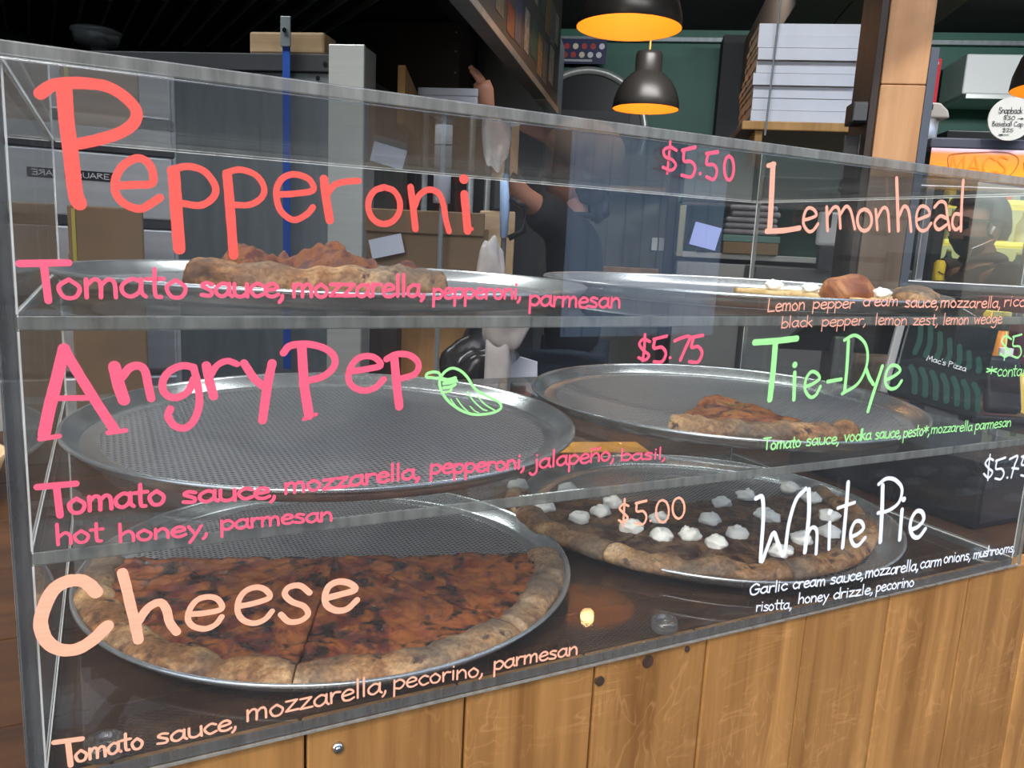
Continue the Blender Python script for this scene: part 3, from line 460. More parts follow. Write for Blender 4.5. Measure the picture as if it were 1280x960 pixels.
# ------------------------------------------------------------------ the acrylic case
S = .53
W_, D_ = 1.0323, .5033
Z2, Z1, ZTOP = ZC + .29128 * S, ZC + .5643 * S, ZC + .82876 * S
case = thing('display_case', 'clear acrylic pizza case with handwritten menu on its front pane', 'display case', (0, 0, ZC - T))
Mt = Matrix.Translation((0, 0, -(ZC - T)))
def sheet(name, x0, x1, y0, y1, z0, z1, axis, edge=None, par=case, mat=None, bev=.0011):
    """one clear sheet; the narrow faces carry the sawn edge material"""
    edge = edge or M_acr_edge
    mb = MB(); mb.box(x0, x1, y0, y1, z0, z1, bev, Mt); bm = mb.bm; bm.normal_update()
    for f in bm.faces:
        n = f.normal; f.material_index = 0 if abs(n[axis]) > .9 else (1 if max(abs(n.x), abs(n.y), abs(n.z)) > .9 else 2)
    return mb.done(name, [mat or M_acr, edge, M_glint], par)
Y0 = .0025
pane = sheet('front_pane', -T, W_ + T, -.0025, Y0, ZC - T, ZTOP, 1, mat=M_acr_pane)
pane['label'] = 'clear front pane with paint pen lettering'
sheet('lid', -T, W_ + T, -.0025, D_ + T, ZTOP + .0003, ZTOP + T, 2)
sheet('side_pane', -T, 0, Y0 + .0003, D_, ZC, ZTOP - .0003, 0, M_acr_dark)
sheet('side_pane', W_, W_ + T, Y0 + .0003, D_, ZC, ZTOP - .0003, 0)
o = sheet('shelf', .0004, W_ - .0004, Y0 + .0003, D_ - .002, Z1 - T, Z1, 2); o['label'] = 'upper clear shelf'
o = sheet('shelf', .0004, W_ - .0004, Y0 + .0003, D_ - .002, Z2 - T, Z2, 2); o['label'] = 'lower clear shelf'
sheet('base_sheet', .0004, W_ - .0004, Y0 + .0003, D_, ZC - T, ZC, 2, M_acr_dark)
for x, y in ((.506, .0165), (.034, .0165), (.99, .0165)):
    mb = MB(); mb.lathe([(0, 0), (.012, 0), (.0125, .001), (.0125, .0095), (.0115, .0105), (.0085, .0105), (.008, .007), (0, .007)], (x, y, T + .0002), 32)
    mb.done('corner_puck', acrylic('puck_acrylic', (.86, .87, .86), .12, .06), case, True)
M_bond = acrylic_edge('bonded_joint', (.70, .70, .67), .8, .4)
b_ = .0009; zt_ = ZTOP - .0006; y0_ = Y0 + .0004
for nm_, q in (('bonded_corner', (.0003, .0003 + b_ * 1.3, y0_, y0_ + b_ * 1.3, ZC + .0003, Z2 - T - .0003)), ('bonded_corner', (.0003, .0003 + b_ * 1.3, y0_, y0_ + b_ * 1.3, Z2 + .0003, Z1 - T - .0003)), ('bonded_corner', (.0003, .0003 + b_ * 1.3, y0_, y0_ + b_ * 1.3, Z1 + .0003, zt_)),
    ('bonded_corner', (.0001, .0001 + b_, D_ - b_, D_, ZC + .0003, zt_)), ('bonded_corner', (W_ - b_, W_, D_ - b_, D_, ZC + .0003, zt_)), ('bonded_corner', (W_ - .0003 - b_, W_ - .0003, y0_, y0_ + b_, ZC + .0003, Z2 - T - .0003)),
    ('bonded_edge', (.0003, .0003 + b_, y0_ + .003, D_ - .003, ZC + .0002, ZC + .0002 + b_)), ('bonded_edge', (.0003, .0003 + b_, y0_ + .003, D_ - .003, Z2 + .0002, Z2 + .0002 + b_)), ('bonded_edge', (.0003, .0003 + b_, y0_ + .003, D_ - .003, Z1 + .0002, Z1 + .0002 + b_)), ('bonded_edge', (.0003, .0003 + b_ * 1.4, y0_ + .003, D_ - .003, zt_ - b_, zt_)),
    ('bonded_edge', (W_ - .0003 - b_, W_ - .0003, y0_ + .003, D_ - .003, ZC + .0002, ZC + .0002 + b_)), ('bonded_edge', (.003, W_ - .003, D_ - b_, D_, zt_ - b_, zt_)), ('bonded_edge', (W_ - .0003 - b_, W_ - .0003, y0_ + .003, D_ - .003, zt_ - b_, zt_))):
    MB().box(*q, 0, Mt).done(nm_, M_bond, case)
# lettering: every word group is a painted film on the outer face of the pane
YF = -.0026
def PM(x, y, h): return (x / 1000, YF - h, y / 1000 + T)
for c, lab, strokes in TRACED:
    bm = bmesh.new()
    for w, pts in strokes: ribbon(bm, pts, w, PM)
    mb = MB(); mb.bm.free(); mb.bm = bm
    o = mb.done('lettering', M_paint[c], pane); o['label'] = lab
for c, lab, words in WRITTEN:
    bm = bmesh.new()
    for (tx, x0, y0, x1, y1, xh, w) in words:
        write(bm, tx, x0, y0, x1, y1, xh, w if len(tx) < 2 else w * .74, PM)
    mb = MB(); mb.bm.free(); mb.bm = bm
    o = mb.done('lettering', M_paint[c], pane); o['label'] = lab
# ------------------------------------------------------------------ pans
def make_pan(label, x, y, z, group=None, rin=.218):
    t = thing('pizza_pan', label, 'pizza pan', (x, y, z), 0, group)
    MB().lathe([(rin - .001, .0015), (.232, .0015), (.2345, .003), (.2445, .0125), (.2465, .0148), (.2485, .0155), (.2500, .0145), (.2502, .0125), (.2485, .0112), (.2470, .0110), (.2455, .0085), (.2360, .0005), (rin, .0005), (rin - .001, .0015)], seg=160).done('rim', M_alu, t, True)
    mb = MB(); bm = mb.bm
    sp, w = .0050, .00080; R = rin
    n = int(R / sp)
    for fam in (0, 1):
        a = math.radians(28 if fam else -28); ca, sa = math.cos(a), math.sin(a)
        for i in range(-n, n + 1):
            o_ = i * sp; h = math.sqrt(max(0, R * R - o_ * o_)); zz = .0014 + fam * .0006
            P = [(-h, o_ - w / 2), (h, o_ - w / 2), (h, o_ + w / 2), (-h, o_ + w / 2)]
            vs = [bm.verts.new((px * ca - py * sa, px * sa + py * ca, zz)) for px, py in P]
            bm.faces.new(vs)
            vs2 = [bm.verts.new((px * ca - py * sa, px * sa + py * ca, zz - .0006)) for px, py in P]
            bm.faces.new(vs2[::-1]); bm.faces.new((vs[0], vs2[0], vs2[1], vs[1])); bm.faces.new((vs[2], vs2[2], vs2[3], vs[3]))
    me = bpy.data.meshes.new('mesh_screen'); bm.to_mesh(me); bm.free(); me.materials.append(M_mesh)
    o = bpy.data.objects.new('mesh_screen', me); COL.objects.link(o); o.parent = t; o['kind'] = 'stuff'
    return t
proto = make_pan('aluminium mesh pan under the cheese pizza on the case floor', .2555, .258, ZC + .0004)
def dup(o, parent=None):
    c = o.copy(); COL.objects.link(c)
    if parent: c.parent = parent
    for ch in o.children: dup(ch, c)
    return c
PANS = {'cheese': proto}
for key, lab, loc in (('white', 'aluminium mesh pan under the white pizza with ricotta dollops', (.762, .262, ZC + .0004)),
    ('angry', 'empty aluminium mesh pan on the lower shelf behind the Angry Pep lettering', (.2525, .262, Z2 + .0004)),
    ('tie', 'aluminium mesh pan on the lower shelf holding the single green topped slice', (.765, .254, Z2 + .0004)),
    ('pep', 'aluminium mesh pan on the upper shelf holding the pepperoni slice', (.2525, .258, Z1 + .0004)),
    ('lem', 'aluminium mesh pan on the upper shelf holding the slice with white dollops and lemon', (.775, .256, Z1 + .0004))):
    p = dup(proto); p.location = loc; p['label'] = lab; PANS[key] = p
# ------------------------------------------------------------------ pizza
def crust_mat(name, seed):
    m, t, b = new_mat(name)
    v = coords(m, (1, 1, 1), (seed, seed, 0))
    n1 = tex_noise(m, v, 26, 6, .6, .3); r1 = ramp(m, [(.32, (.09, .040, .016)), (.46, (.29, .13, .045)), (.58, (.50, .30, .14)), (.76, (.60, .47, .32))]); t.links.new(n1, r1.inputs[0])
    n2 = tex_noise(m, v, 75, 3, .5); r2 = ramp(m, [(.32, (1, 1, 1)), (.41, (0, 0, 0))]); t.links.new(n2, r2.inputs[0])
    c = mixc(m, r1.outputs[0], (.045, .022, .014), r2.outputs[0])
    n3 = tex_noise(m, v, 9, 3); r3 = ramp(m, [(.44, (0, 0, 0)), (.60, (1, 1, 1))]); t.links.new(n3, r3.inputs[0])
    c = mixc(m, c, (.15, .105, .072), r3.outputs[0])
    n5 = tex_noise(m, v, 260, 2); r5 = ramp(m, [(.4, (.72, .72, .72)), (.6, (1.12, 1.1, 1.05))]); t.links.new(n5, r5.inputs[0])
    c = mixc(m, c, r5.outputs[0], 1.0, 'MULTIPLY')
    t.links.new(c, b.inputs['Base Color']); b.inputs['Roughness'].default_value = .7
    bp = nd(m, 'ShaderNodeBump'); bp.inputs['Strength'].default_value = .6; bp.inputs['Distance'].default_value = .002; t.links.new(n2, bp.inputs['Height']); t.links.new(bp.outputs[0], b.inputs['Normal'])
    return m
def top_mat(name, cols, seed=0, scale=30, gloss=.28, char=.3):
    m, t, b = new_mat(name); v = coords(m, (1, 1, 1), (seed, 0, 0))
    n1 = tex_noise(m, v, scale, 8, .65, .9); r1 = ramp(m, [(.30, cols[0]), (.43, cols[1]), (.55, cols[2]), (.70, cols[3])]); t.links.new(n1, r1.inputs[0])
    n2 = tex_noise(m, v, scale * 1.7, 4, .6, .5); r2 = ramp(m, [(char, (1, 1, 1)), (char + .1, (0, 0, 0))]); t.links.new(n2, r2.inputs[0])
    c = mixc(m, r1.outputs[0], (.022, .009, .006), r2.outputs[0])
    t.links.new(c, b.inputs['Base Color'])
    r4 = ramp(m, [(.3, (gloss,) * 3), (.7, (gloss + .35,) * 3)]); t.links.new(n2, r4.inputs[0]); t.links.new(r4.outputs[0], b.inputs['Roughness'])
    bp = nd(m, 'ShaderNodeBump'); bp.inputs['Strength'].default_value = .8; bp.inputs['Distance'].default_value = .003; t.links.new(n1, bp.inputs['Height']); t.links.new(bp.outputs[0], b.inputs['Normal'])
    return m
M_crust = crust_mat('baked_crust', 0); M_crust2 = crust_mat('baked_crust_white', 5)
M_cheese = top_mat('browned_cheese', [(.030, .007, .005), (.15, .022, .009), (.32, .095, .016), (.11, .022, .010)], 0, 30, .2, .41)
M_whitet = top_mat('onion_mushroom_topping', [(.012, .006, .005), (.045, .018, .010), (.16, .085, .035), (.08, .035, .018)], 3, 34, .3, .42)
M_pept = top_mat('pepperoni_topping', [(.035, .008, .005), (.10, .020, .008), (.20, .060, .010), (.10, .022, .006)], 6, 40, .55, .3)
M_tiet = top_mat('pesto_vodka_topping', [(.02, .03, .012), (.20, .05, .02), (.42, .15, .035), (.10, .13, .03)], 9, 40, .3, .34)
M_lemt = top_mat('lemon_cream_topping', [(.16, .06, .02), (.55, .36, .14), (.70, .52, .26), (.62, .40, .16)], 12, 30, .3, .22)
def nz(x, y, z=0): return noise.noise(Vector((x, y, z)))
def make_slice(name, label, cx, cy, z, R, a0, a1, tm, cm, group=None, crust_w=.030, crust_h=.017, base=.006, lump=.0035, seed=0, mound=0, rot_gap=.0012):
    """wedge of pizza between angles a0..a1 (degrees): crust rim + topping, each a closed mesh"""
    am = math.radians((a0 + a1) / 2)
    ox, oy = cx + math.cos(am) * R * .5, cy + math.sin(am) * R * .5
    t = thing(name, label, 'pizza slice', (ox, oy, z), 0, group)
    A0, A1 = math.radians(a0), math.radians(a1); NA = 40
    def rim(a): return R * (1 + .018 * nz(a * 3.1, seed) + .010 * nz(a * 11, seed + 4))
    # topping wedge
    bm = bmesh.new(); NR = 34; top = []; bot = []
    for i in range(NR + 1):
        f = i / NR; row = []; rb = []
        for k in range(NA + 1):
            a = A0 + (A1 - A0) * k / NA; gap = 0
            r = max(.0015, f * (rim(a) - crust_w * (.72 + .2 * nz(a * 14, seed + 8))))
            x, y = cx + r * math.cos(a), cy + r * math.sin(a)
            h = base + lump * (nz(x * 45, y * 45, seed) + .7 * nz(x * 110, y * 110, seed + 2) + .4 * nz(x * 230, y * 230, seed + 3)) + lump * .8
            if mound: h += mound * max(0, nz(x * 26 + 3.1, y * 26, seed + 5) + .25)
            x -= ox; y -= oy
            row.append(bm.verts.new((x, y, h))); rb.append(bm.verts.new((x, y, .0006)))
        top.append(row); bot.append(rb)
    for i in range(NR):
        for k in range(NA):
            bm.faces.new((top[i][k], top[i + 1][k], top[i + 1][k + 1], top[i][k + 1])); bm.faces.new((bot[i][k], bot[i][k + 1], bot[i + 1][k + 1], bot[i + 1][k]))
        for k, s_ in ((0, 1), (NA, -1)):
            q = (top[i][k], bot[i][k], bot[i + 1][k], top[i + 1][k]); bm.faces.new(q if s_ > 0 else q[::-1])
    for k in range(NA):
        bm.faces.new((top[NR][k], bot[NR][k], bot[NR][k + 1], top[NR][k + 1])); bm.faces.new((top[0][k + 1], bot[0][k + 1], bot[0][k], top[0][k]))
    mb = MB(); mb.bm.free(); mb.bm = bm; mb.done('topping', tm, t, True)
    # crust
    bm = bmesh.new(); rings = []; NC = 16; NA2 = 70
    for k in range(NA2 + 1):
        a = A0 + (A1 - A0) * k / NA2; rr = rim(a); w = crust_w * (1 + .30 * nz(a * 7, seed + 20)); hh = crust_h * (1 + .36 * nz(a * 6, seed + 30) + .1 * nz(a * 19, seed + 31))
        ring = []
        for c in range(NC):
            u = 2 * PI * c / NC; du = math.cos(u); dz = math.sin(u)
            rad = rr - w / 2 + du * w / 2; zz = (hh * .5 * (1 + dz) if dz > 0 else hh * .5 * (1 + dz * .98))
            if du < 0: zz = min(zz, hh) 
            x, y = cx + rad * math.cos(a), cy + rad * math.sin(a)
            k2 = .0016 * nz(x * 60, y * 60, zz * 60 + seed) + .0009 * nz(x * 170, y * 170, zz * 170)
            rad += k2 * du; zz = max(.0006, zz + k2 * 1.2 * (dz > 0))
            ring.append(bm.verts.new((cx + rad * math.cos(a) - ox, cy + rad * math.sin(a) - oy, zz)))
        rings.append(ring)
    for A, B in zip(rings, rings[1:]):
        for c in range(NC): bm.faces.new((A[c], A[(c + 1) % NC], B[(c + 1) % NC], B[c]))
    bm.faces.new(rings[0]); bm.faces.new(rings[-1][::-1])
    mb = MB(); mb.bm.free(); mb.bm = bm; mb.done('crust', cm, t, True)
    return t
ZP = ZC + .0028
CH = [('slice of browned cheese pizza at the right end of the half pie', -17, -62), ('slice of browned cheese pizza second from the right end of the half pie', -62.6, -112),
      ('slice of browned cheese pizza second from the left end of the half pie', -112.6, -155), ('slice of browned cheese pizza at the left end of the half pie', -155.6, -199)]
for i, (lab, a0, a1) in enumerate(CH):
    s = make_slice('pizza_slice', lab, .2545, .2575, ZP, .2435, a1, a0, M_cheese, M_crust, 'slices of the half cheese pizza', .034, .017, .0085, .0034, i)
WC = (.740, .279); WZ = ZC + .0030
WR = .2445
ws = []
for i, (lab, a0, a1) in enumerate((('white pizza slice at the right end beneath the White Pie lettering', -8, -52), ('white pizza slice second from the right, crust facing the pane', -52.6, -100),
    ('white pizza slice third from the right beneath the $5.00 price', -100.6, -150), ('white pizza slice at the left end, overhanging towards the cheese pan', -150.6, -206))):
    ws.append((a1, a0, make_slice('pizza_slice', lab, WC[0], WC[1], WZ, WR, a1, a0, M_whitet, M_crust2, 'slices of the half white pizza', .034, .021, .008, .0026, 10 + i)))
DOL = DOLLOPS
for j, (x, y) in enumerate(DOL):
    a = math.degrees(math.atan2(y - WC[1], x - WC[0])); a = a - 360 if a > 0 else a
    sl = next((s for lo, hi, s in ws if lo <= a <= hi), None)
    if sl is None: sl = ws[0][2] if -8 < a else ws[-1][2]
    mb = MB(); random.seed(j); rx, ry = random.uniform(.0125, .0155), random.uniform(.011, .0145)
    lx, ly = x - sl.location.x, y - sl.location.y
    mb.blob((lx, ly, .0135), (rx, ry, .0085), 3, .30, 18, j); mb.blob((lx + random.uniform(-.004, .004), ly + random.uniform(-.003, .003), .0175), (.006, .0055, .006), 3, .5, 24, j + 50)
    mb.done('ricotta_dollop', M_ricotta, sl, True)
random.seed(11)
make_slice('pizza_slice', 'thick browned pepperoni slice with its pale crust towards the pane on the upper shelf', .252, .262, Z1 + .0028, .2375, -131, -84, M_pept, M_crust, None, .034, .029, .018, .005, 21, .020)
make_slice('pizza_slice', 'single slice with green and red topping behind a thick pale crust on the lower shelf', .752, .262, Z2 + .0028, .236, -141, -88, M_tiet, M_crust2, None, .036, .024, .007, .0030, 31, .008)
lm = make_slice('pizza_slice', 'thin slice with white dollops, brown bubble and thick crust end on the upper right shelf', .772, .258, Z1 + .0028, .238, -73, -30, M_lemt, M_crust, None, .040, .021, .0065, .0018, 41)
o = MB().blob((-.008, -.030, .012), (.034, .028, .022), 4, .18, 12, 3).done('crust_bubble', top_mat('bubble', [(.10, .025, .008), (.24, .07, .02), (.42, .17, .05), (.20, .06, .02)], 20, 24, .3, .2), lm, True)
for q in ((-.0435, .052), (-.0300, .005), (.016, -.060), (-.02, .075)):
    MB().blob((q[0], q[1], .013), (.011, .010, .007), 3, .4, 22, 7).done('ricotta_dollop', M_ricotta, lm, True)
# ------------------------------------------------------------------ room frame helper: children use x = right, y = deeper, z = up from the thing's base
def B(t, name, m, x0, x1, y0, y1, z0, z1, bev=.003):
    return MB().box(x0, x1, y0, y1, z0, z1, bev).done(name, m, t)
def label_text(parent, name, text, x0, x1, z, xh, w, y, mat, lab=None, flip=False):
    bm = bmesh.new(); write(bm, text, x0, z, x1, z, xh, w, lambda a, b2, h: (a, y - h, b2), .0006)
    mb = MB(); mb.bm.free(); mb.bm = bm; o = mb.done(name, mat, parent)
    if lab: o['label'] = lab
    return o
M_ink = simple('black_ink', (.01, .01, .012), .6)
M_inkw = simple('pale_ink', (.6, .6, .58), .6)
# ---- deck oven standing parallel to the counter, behind the left end of the case
ov = thing('deck_oven', 'stainless deck oven with stacked doors behind the left end of the case', 'oven', (-.33, 1.06, 0))
B(ov, 'body', M_steel, -.62, .50, .03, .75, .10, 1.70, .006)
for k, (z0, z1) in enumerate(((.80, .93), (.94, 1.155), (1.165, 1.285), (1.301, 1.424), (1.44, 1.551), (1.568, 1.69))):
    for j, (a, b2) in enumerate(((-.61, -.27), (-.265, .075), (.08, .49))):
        d = B(ov, 'door', M_steel, a, b2, 0, .029, z0, z1, .004)
        if k in (3, 4) and j > 0:
            zc = z0 + .062 - (k == 3) * .004; xx = (a + .19 if j == 1 else a + .24)
            pl = B(d, 'badge', M_black, xx, xx + .075, -.002, 0, zc, zc + .016, .001)
            bm = bmesh.new(); write(bm, 'SQUARE', xx + .006, zc + .004, xx + .069, zc + .004, .005, .0011, lambda a_, b_, h: (a_, -.0022 - h, b_), .0003)
            mb = MB(); mb.bm.free(); mb.bm = bm; o = mb.done('badge_lettering', M_inkw, d)
for z in (1.285, 1.4245, 1.5515): B(ov, 'dark_gap', M_blackm, -.62, .495, -.004, .0295, z + .001, z + .0148, .0005)
for x in (-.55, .43):
    for y in (.08, .68): MB().cyl((x, y, 0), (x, y, .10), .025, .02).done('leg', M_steel_d, ov)
# ---- tall grey cabinet with blue strap
tc = rthing('tall_cabinet', 'tall grey steel oven cabinet with a dark top rail behind the deck oven', 'cabinet', -1.5, 2.36)
B(tc, 'body', M_steel_d, -.75, .555, .0, .8, .08, 1.90, .004)
B(tc, 'top_rail', M_grey_d, -.75, .555, -.008, .8, 1.901, 1.952, .003)
for x in (-.70, .50): 
    for y in (.05, .72): MB().cyl((x, y, 0), (x, y, .08), .03, .025).done('foot', M_black, tc)
for x, z in ((.535, 1.925), (.51, 1.885), (-.02, 1.86)): MB().cyl((x, -.010 if z > 1.9 else -.003, z), (x, 0, z), .007, .008, 12).done('rivet', M_chrome, tc)
M_col = simple('bright_steel', (.66, .67, .62), .4, .25, .06, 3, .05, stretch=(1, 1, 20))
sc2 = rthing('steel_column', 'bright stainless flue column at the right side of the grey cabinet', 'column', -.891, 2.34)
B(sc2, 'front_sheet', M_col, -.054, .056, -.012, 0, .0, 1.975, .003)
B(sc2, 'body', M_steel, -.052, .054, .0005, .10, .0, 1.973, .003)
st = rthing('blue_strap', 'bright blue webbing strap hanging down the front of the grey cabinet', 'strap', -1.078, 2.335, 0)
B(st, 'webbing', M_blue, -.012, .012, -.004, -.001, 1.0, 2.00, .0005)
B(st, 'buckle', M_steel_d, -.016, .016, -.010, -.0045, 1.965, 2.05, .002)
MB().cyl((0, -.0105, 2.01), (0, -.016, 2.01), .008, .007, 12).done('rivet', M_chrome, st)
bk = rthing('wooden_block', 'pale wooden block lying on top of the grey cabinet beside the blue strap', 'block', -1.09, 2.42, 1.953)
B(bk, 'block', M_block, -.125, .115, -.05, .05, 0, .065, .008)
# fan fitting above the oven
fn = rthing('round_fitting', 'round dark metal duct fitting on a bracket above the grey cabinet', 'duct fitting', -2.0, 2.75, 1.953)
MB().lathe([(0, .16), (.075, .16), (.085, .155), (.085, .145), (.075, .142), (.078, .13), (.07, .11), (.04, .095), (0, .095)], seg=36).done('disc', simple('galvanised', (.62, .65, .66), .35, .3), fn, True)
B(fn, 'bracket', simple('galvanised_b', (.35, .37, .38), .5), -.01, .03, -.02, .02, 0, .10, .003); B(fn, 'foot', M_steel_d, -.02, .17, -.03, .03, 0, .012, .002)
# ribbed hood above
hd = rthing('extractor_hood', 'black ribbed extractor hood above the ovens', 'hood', -1.9, 3.1, 2.36)
B(hd, 'canopy', M_blackm, -1.35, 1.0, -.9, 1.2, .02, .30, .004)
rib_m = simple('hood_rib', (.30, .28, .24), .35, .5)
for k in range(18):
    a = -1.3 + k * .13
    mb = MB(); mb.box(-.006, .006, -1.0, 1.25, -.006, .019, .001, Matrix.Translation((a, 0, 0)) @ Matrix.Rotation(math.radians(40), 4, 'Z')); mb.done('rib', rib_m, hd)
mb = MB(); mb.tube([(.02 + .05 * math.cos(t), -.75 + .05 * math.sin(t), -.05 + .012 * t) for t in [k * .5 for k in range(16)]], .0025, 6); mb.done('wire_loop', M_steel_d, hd)
# dark panels at the back left
pc = rthing('brown_panel', 'dark brown panelled cupboard behind the flue column', 'cupboard', -1.10, 3.62)
B(pc, 'panel', simple('dark_brown_laminate', (.028, .012, .006), .5, 0, .2, 3), -.25, .245, 0, .5, 0, 2.375)
for z in (2.0, 2.08, 2.16, 2.25, 2.33): MB().cyl((.225, -.002, z), (.225, 0, z), .004, .004, 8).done('screw', M_steel_d, pc)
fr = rthing('tall_fridge', 'tall charcoal steel refrigerator behind the hanging notice board', 'refrigerator', -.695, 4.0)
B(fr, 'body', simple('charcoal_steel', (.055, .062, .070), .45, .3, .2, 3), -.238, .19, .03, .7, .05, 2.52)
B(fr, 'door', simple('charcoal_steel_door', (.06, .068, .078), .4, .3, .2, 3), -.236, .188, 0, .028, .07, 2.51)
B(fr, 'handle', M_steel_d, -.19, -.17, -.04, -.001, 1.0, 1.5); B(fr, 'base', M_black, -.2, .24, .05, .7, 0, .05)
# hanging notice board (edge on), stickers on its right face
nb = rthing('notice_board', 'long hanging dark board with a metal lower edge and stickers on its side', 'notice board', -.485, 3.02, 2.05, math.radians(-1.6))
B(nb, 'board', M_grey_d, -.022, .022, -1.3, .86, .015, .75, .003)
B(nb, 'edge_strip', M_steel_d, -.028, .028, -1.31, .87, -.012, .0145, .002)
B(nb, 'edge_cap', simple('bright_strip', (.75, .76, .78), .3, .9), -.0285, .0285, .50, .875, -.014, -.0125, .0003)
cols = [(.18, .17, .14), (.25, .05, .04), (.08, .10, .18), (.40, .38, .34), (.05, .12, .10), (.30, .20, .08), (.18, .18, .20), (.45, .43, .40), (.06, .05, .05), (.20, .28, .36)]
mats = [simple('sticker_%d' % i, tuple(v * .6 for v in c), .5, 0, .5, 40) for i, c in enumerate(cols)]
random.seed(3)
for i in range(26):
    y = -.55 + (i % 9) * .155 + random.uniform(-.02, .02); z = .05 + (i // 9) * .19 + random.uniform(-.01, .03)
    h, w = random.uniform(.09, .17), random.uniform(.08, .14)
    B(nb, 'sticker', mats[i % 10], .0225, .0225 + .0012, y, y + w, z, z + h, .0002)
for y in (-1.0, .7): MB().cyl((0, y, .75), (0, y, 1.05), .006, .006, 8).done('hanger', M_steel_d, nb)
# small rack with a pizza box, held by the worker
rk = rthing('steel_rack', 'narrow stainless rack behind the flue column carrying a white box', 'rack', -.70, 2.82)
B(rk, 'top_plate', M_steel_d, -.05, .13, -.16, .16, 1.845, 1.865)
for x in (-.04, .12):
    for y in (-.15, .15): MB().cyl((x, y, 0), (x, y, 1.844), .012, .012, 10).done('post', M_steel, rk)
B(rk, 'middle_shelf', M_steel_d, -.025, .105, -.14, .14, 1.05, 1.07)
pb = rthing('pizza_box', 'white pizza box on the rack under the raised hand of the worker', 'pizza box', -.685, 2.76, 1.866)
B(pb, 'tray', M_boxw, -.072, .125, -.13, .14, 0, .024, .002); B(pb, 'cover', M_boxw, -.074, .127, -.132, .142, .0245, .048, .002)
pf = rthing('leaning_board', 'golden brown wooden board leaning beside the flue column', 'board', -.775, 2.60, 0)
MB().prism([(-.10, 1.78), (.36, 1.70), (.36, 1.77), (-.10, 1.955)], -.012, .012, 'x').done('board', M_board, pf)
MB().cyl((0, .1, 0), (0, .1, 1.76), .012, .012, 10).done('upright', M_darkwood, pf)
bt = rthing('squeeze_bottle', 'pale translucent squeeze bottle standing beyond the white box', 'bottle', -.665, 2.93, 1.866)
mp_ = simple('milky_plastic', (.50, .54, .50), .4)
MB().lathe([(0, 0), (.030, 0), (.032, .004), (.032, .055), (.026, .066), (0, .066)], seg=28).done('bottle_body', mp_, bt, True)
MB().lathe([(.016, .066), (.016, .082), (.008, .084), (.006, .086), (0, .086)], seg=24).done('cap', simple('cap_plastic', (.6, .62, .6), .4), bt, True)
# ---- work table behind the case with its clutter
wt = rthing('work_table', 'dark steel work table behind the case under the paper bag and boxes', 'table', -.30, 2.30)
B(wt, 'table_top', M_grey_d, -.52, .43, -.22, .32, .90, .94)
for x in (-.48, .39):
    for y in (-.18, .28): MB().cyl((x, y, 0), (x, y, .9), .02, .02, 12).done('leg', M_steel_d, wt)
wb = rthing('wooden_crate', 'golden plywood crate leaning open on the work table below the flue column', 'crate', -.57, 2.27, .941)
B(wb, 'back_panel', M_board, -.15, .15, .0, .012, 0, .285); B(wb, 'side_panel', M_board, -.165, -.151, -.10, .012, 0, .26); B(wb, 'shelf_panel', M_board, -.15, .15, -.11, -.001, .05, .062)
no = rthing('paper_note', 'small white paper note taped to the cardboard behind the Pepperoni n', 'note', -.655, 2.02, 1.40)
MB().box(-.045, .045, -.001, 0, -.02, .03, 0, Matrix.Rotation(math.radians(-14), 4, 'Y')).done('sheet', M_boxw, no)
cb = rthing('cardboard_box', 'brown cardboard carton behind the small paper note', 'carton', -.60, 2.10, .941)
cbb = B(cb, 'carton_body', M_card, -.12, .20, -.06, -.002, .33, .52); B(cb, 'flap', M_card, -.12, .20, -.07, -.061, .50, .56); B(cb, 'stand', M_darkwood, -.11, -.03, -.05, -.01, 0, .329)
pt = rthing('paper_roll', 'white paper towel roll on a wire holder behind the case top', 'paper roll', -.507, 2.0, 1.52)
MB().lathe([(.012, 0), (.022, 0), (.022, .19), (.012, .19)], seg=28).done('roll', M_boxw, pt, True)
MB().tube([(-.03, 0, .14), (-.03, -.03, .14), (.03, -.03, .14), (.03, 0, .14)], .002, 6).done('wire_holder', M_black, pt)
MB().cyl((0, 0, -.58), (0, 0, .2), .006, .006, 8).done('spindle', M_steel_d, pt)
bb = rthing('black_bag', 'crumpled black bin bag slumped on the work table below the upper shelf', 'bag', -.395, 2.06, .941)
MB().blob((0, 0, .13), (.105, .07, .13), 4, .45, 16, 2).done('bag_body', simple('black_film', (.016, .012, .010), .25), bb, True)
wp = rthing('paper_sheet', 'pale blue folded paper sheet beside the black bag', 'paper', -.285, 2.0, .941)
MB().prism([(-.05, .145), (.0, .20), (.045, .19), (.05, .10), (.0, .12)], -.004, .004, 'y').done('sheet', M_boxw, wp); B(wp, 'clip_base', M_black, -.02, .02, -.02, .02, 0, .125)
wl = rthing('wooden_peel', 'upright wooden pizza peel with black taped handle behind the case', 'pizza peel', -.375, 2.12, .941)
B(wl, 'blade', M_block, -.055, .04, -.006, .006, 0, .57, .004); B(wl, 'tape', M_black, -.022, .012, -.012, .012, .571, .66, .006); MB().cyl((-.005, 0, .66), (-.005, 0, .74), .012, .010).done('handle', M_block, wl, True)
bs = rthing('blue_scraper', 'pale blue handled scraper standing in front of the wooden peel', 'scraper', -.345, 2.02, .941)
MB().tube([(0, 0, .0), (0, 0, .3), (-.001, 0, .50)], [.006, .006, .007], 8).done('shaft', M_grey_d, bs, True)
MB().tube([(-.001, 0, .501), (-.002, 0, .58), (-.008, 0, .66)], [.010, .013, .010], 10).done('handle', simple('pale_blue_plastic', (.35, .50, .75), .4), bs, True)
MB().tube([(.012, 0, .60), (.05, 0, .58), (.05, 0, .52), (.012, 0, .50)], .008, 8).done('grip', M_black, bs, True)
bg_ = rthing('plastic_bag', 'crumpled pale plastic bag of dough behind the upper pepperoni pan', 'bag', -.325, 1.90, .941)
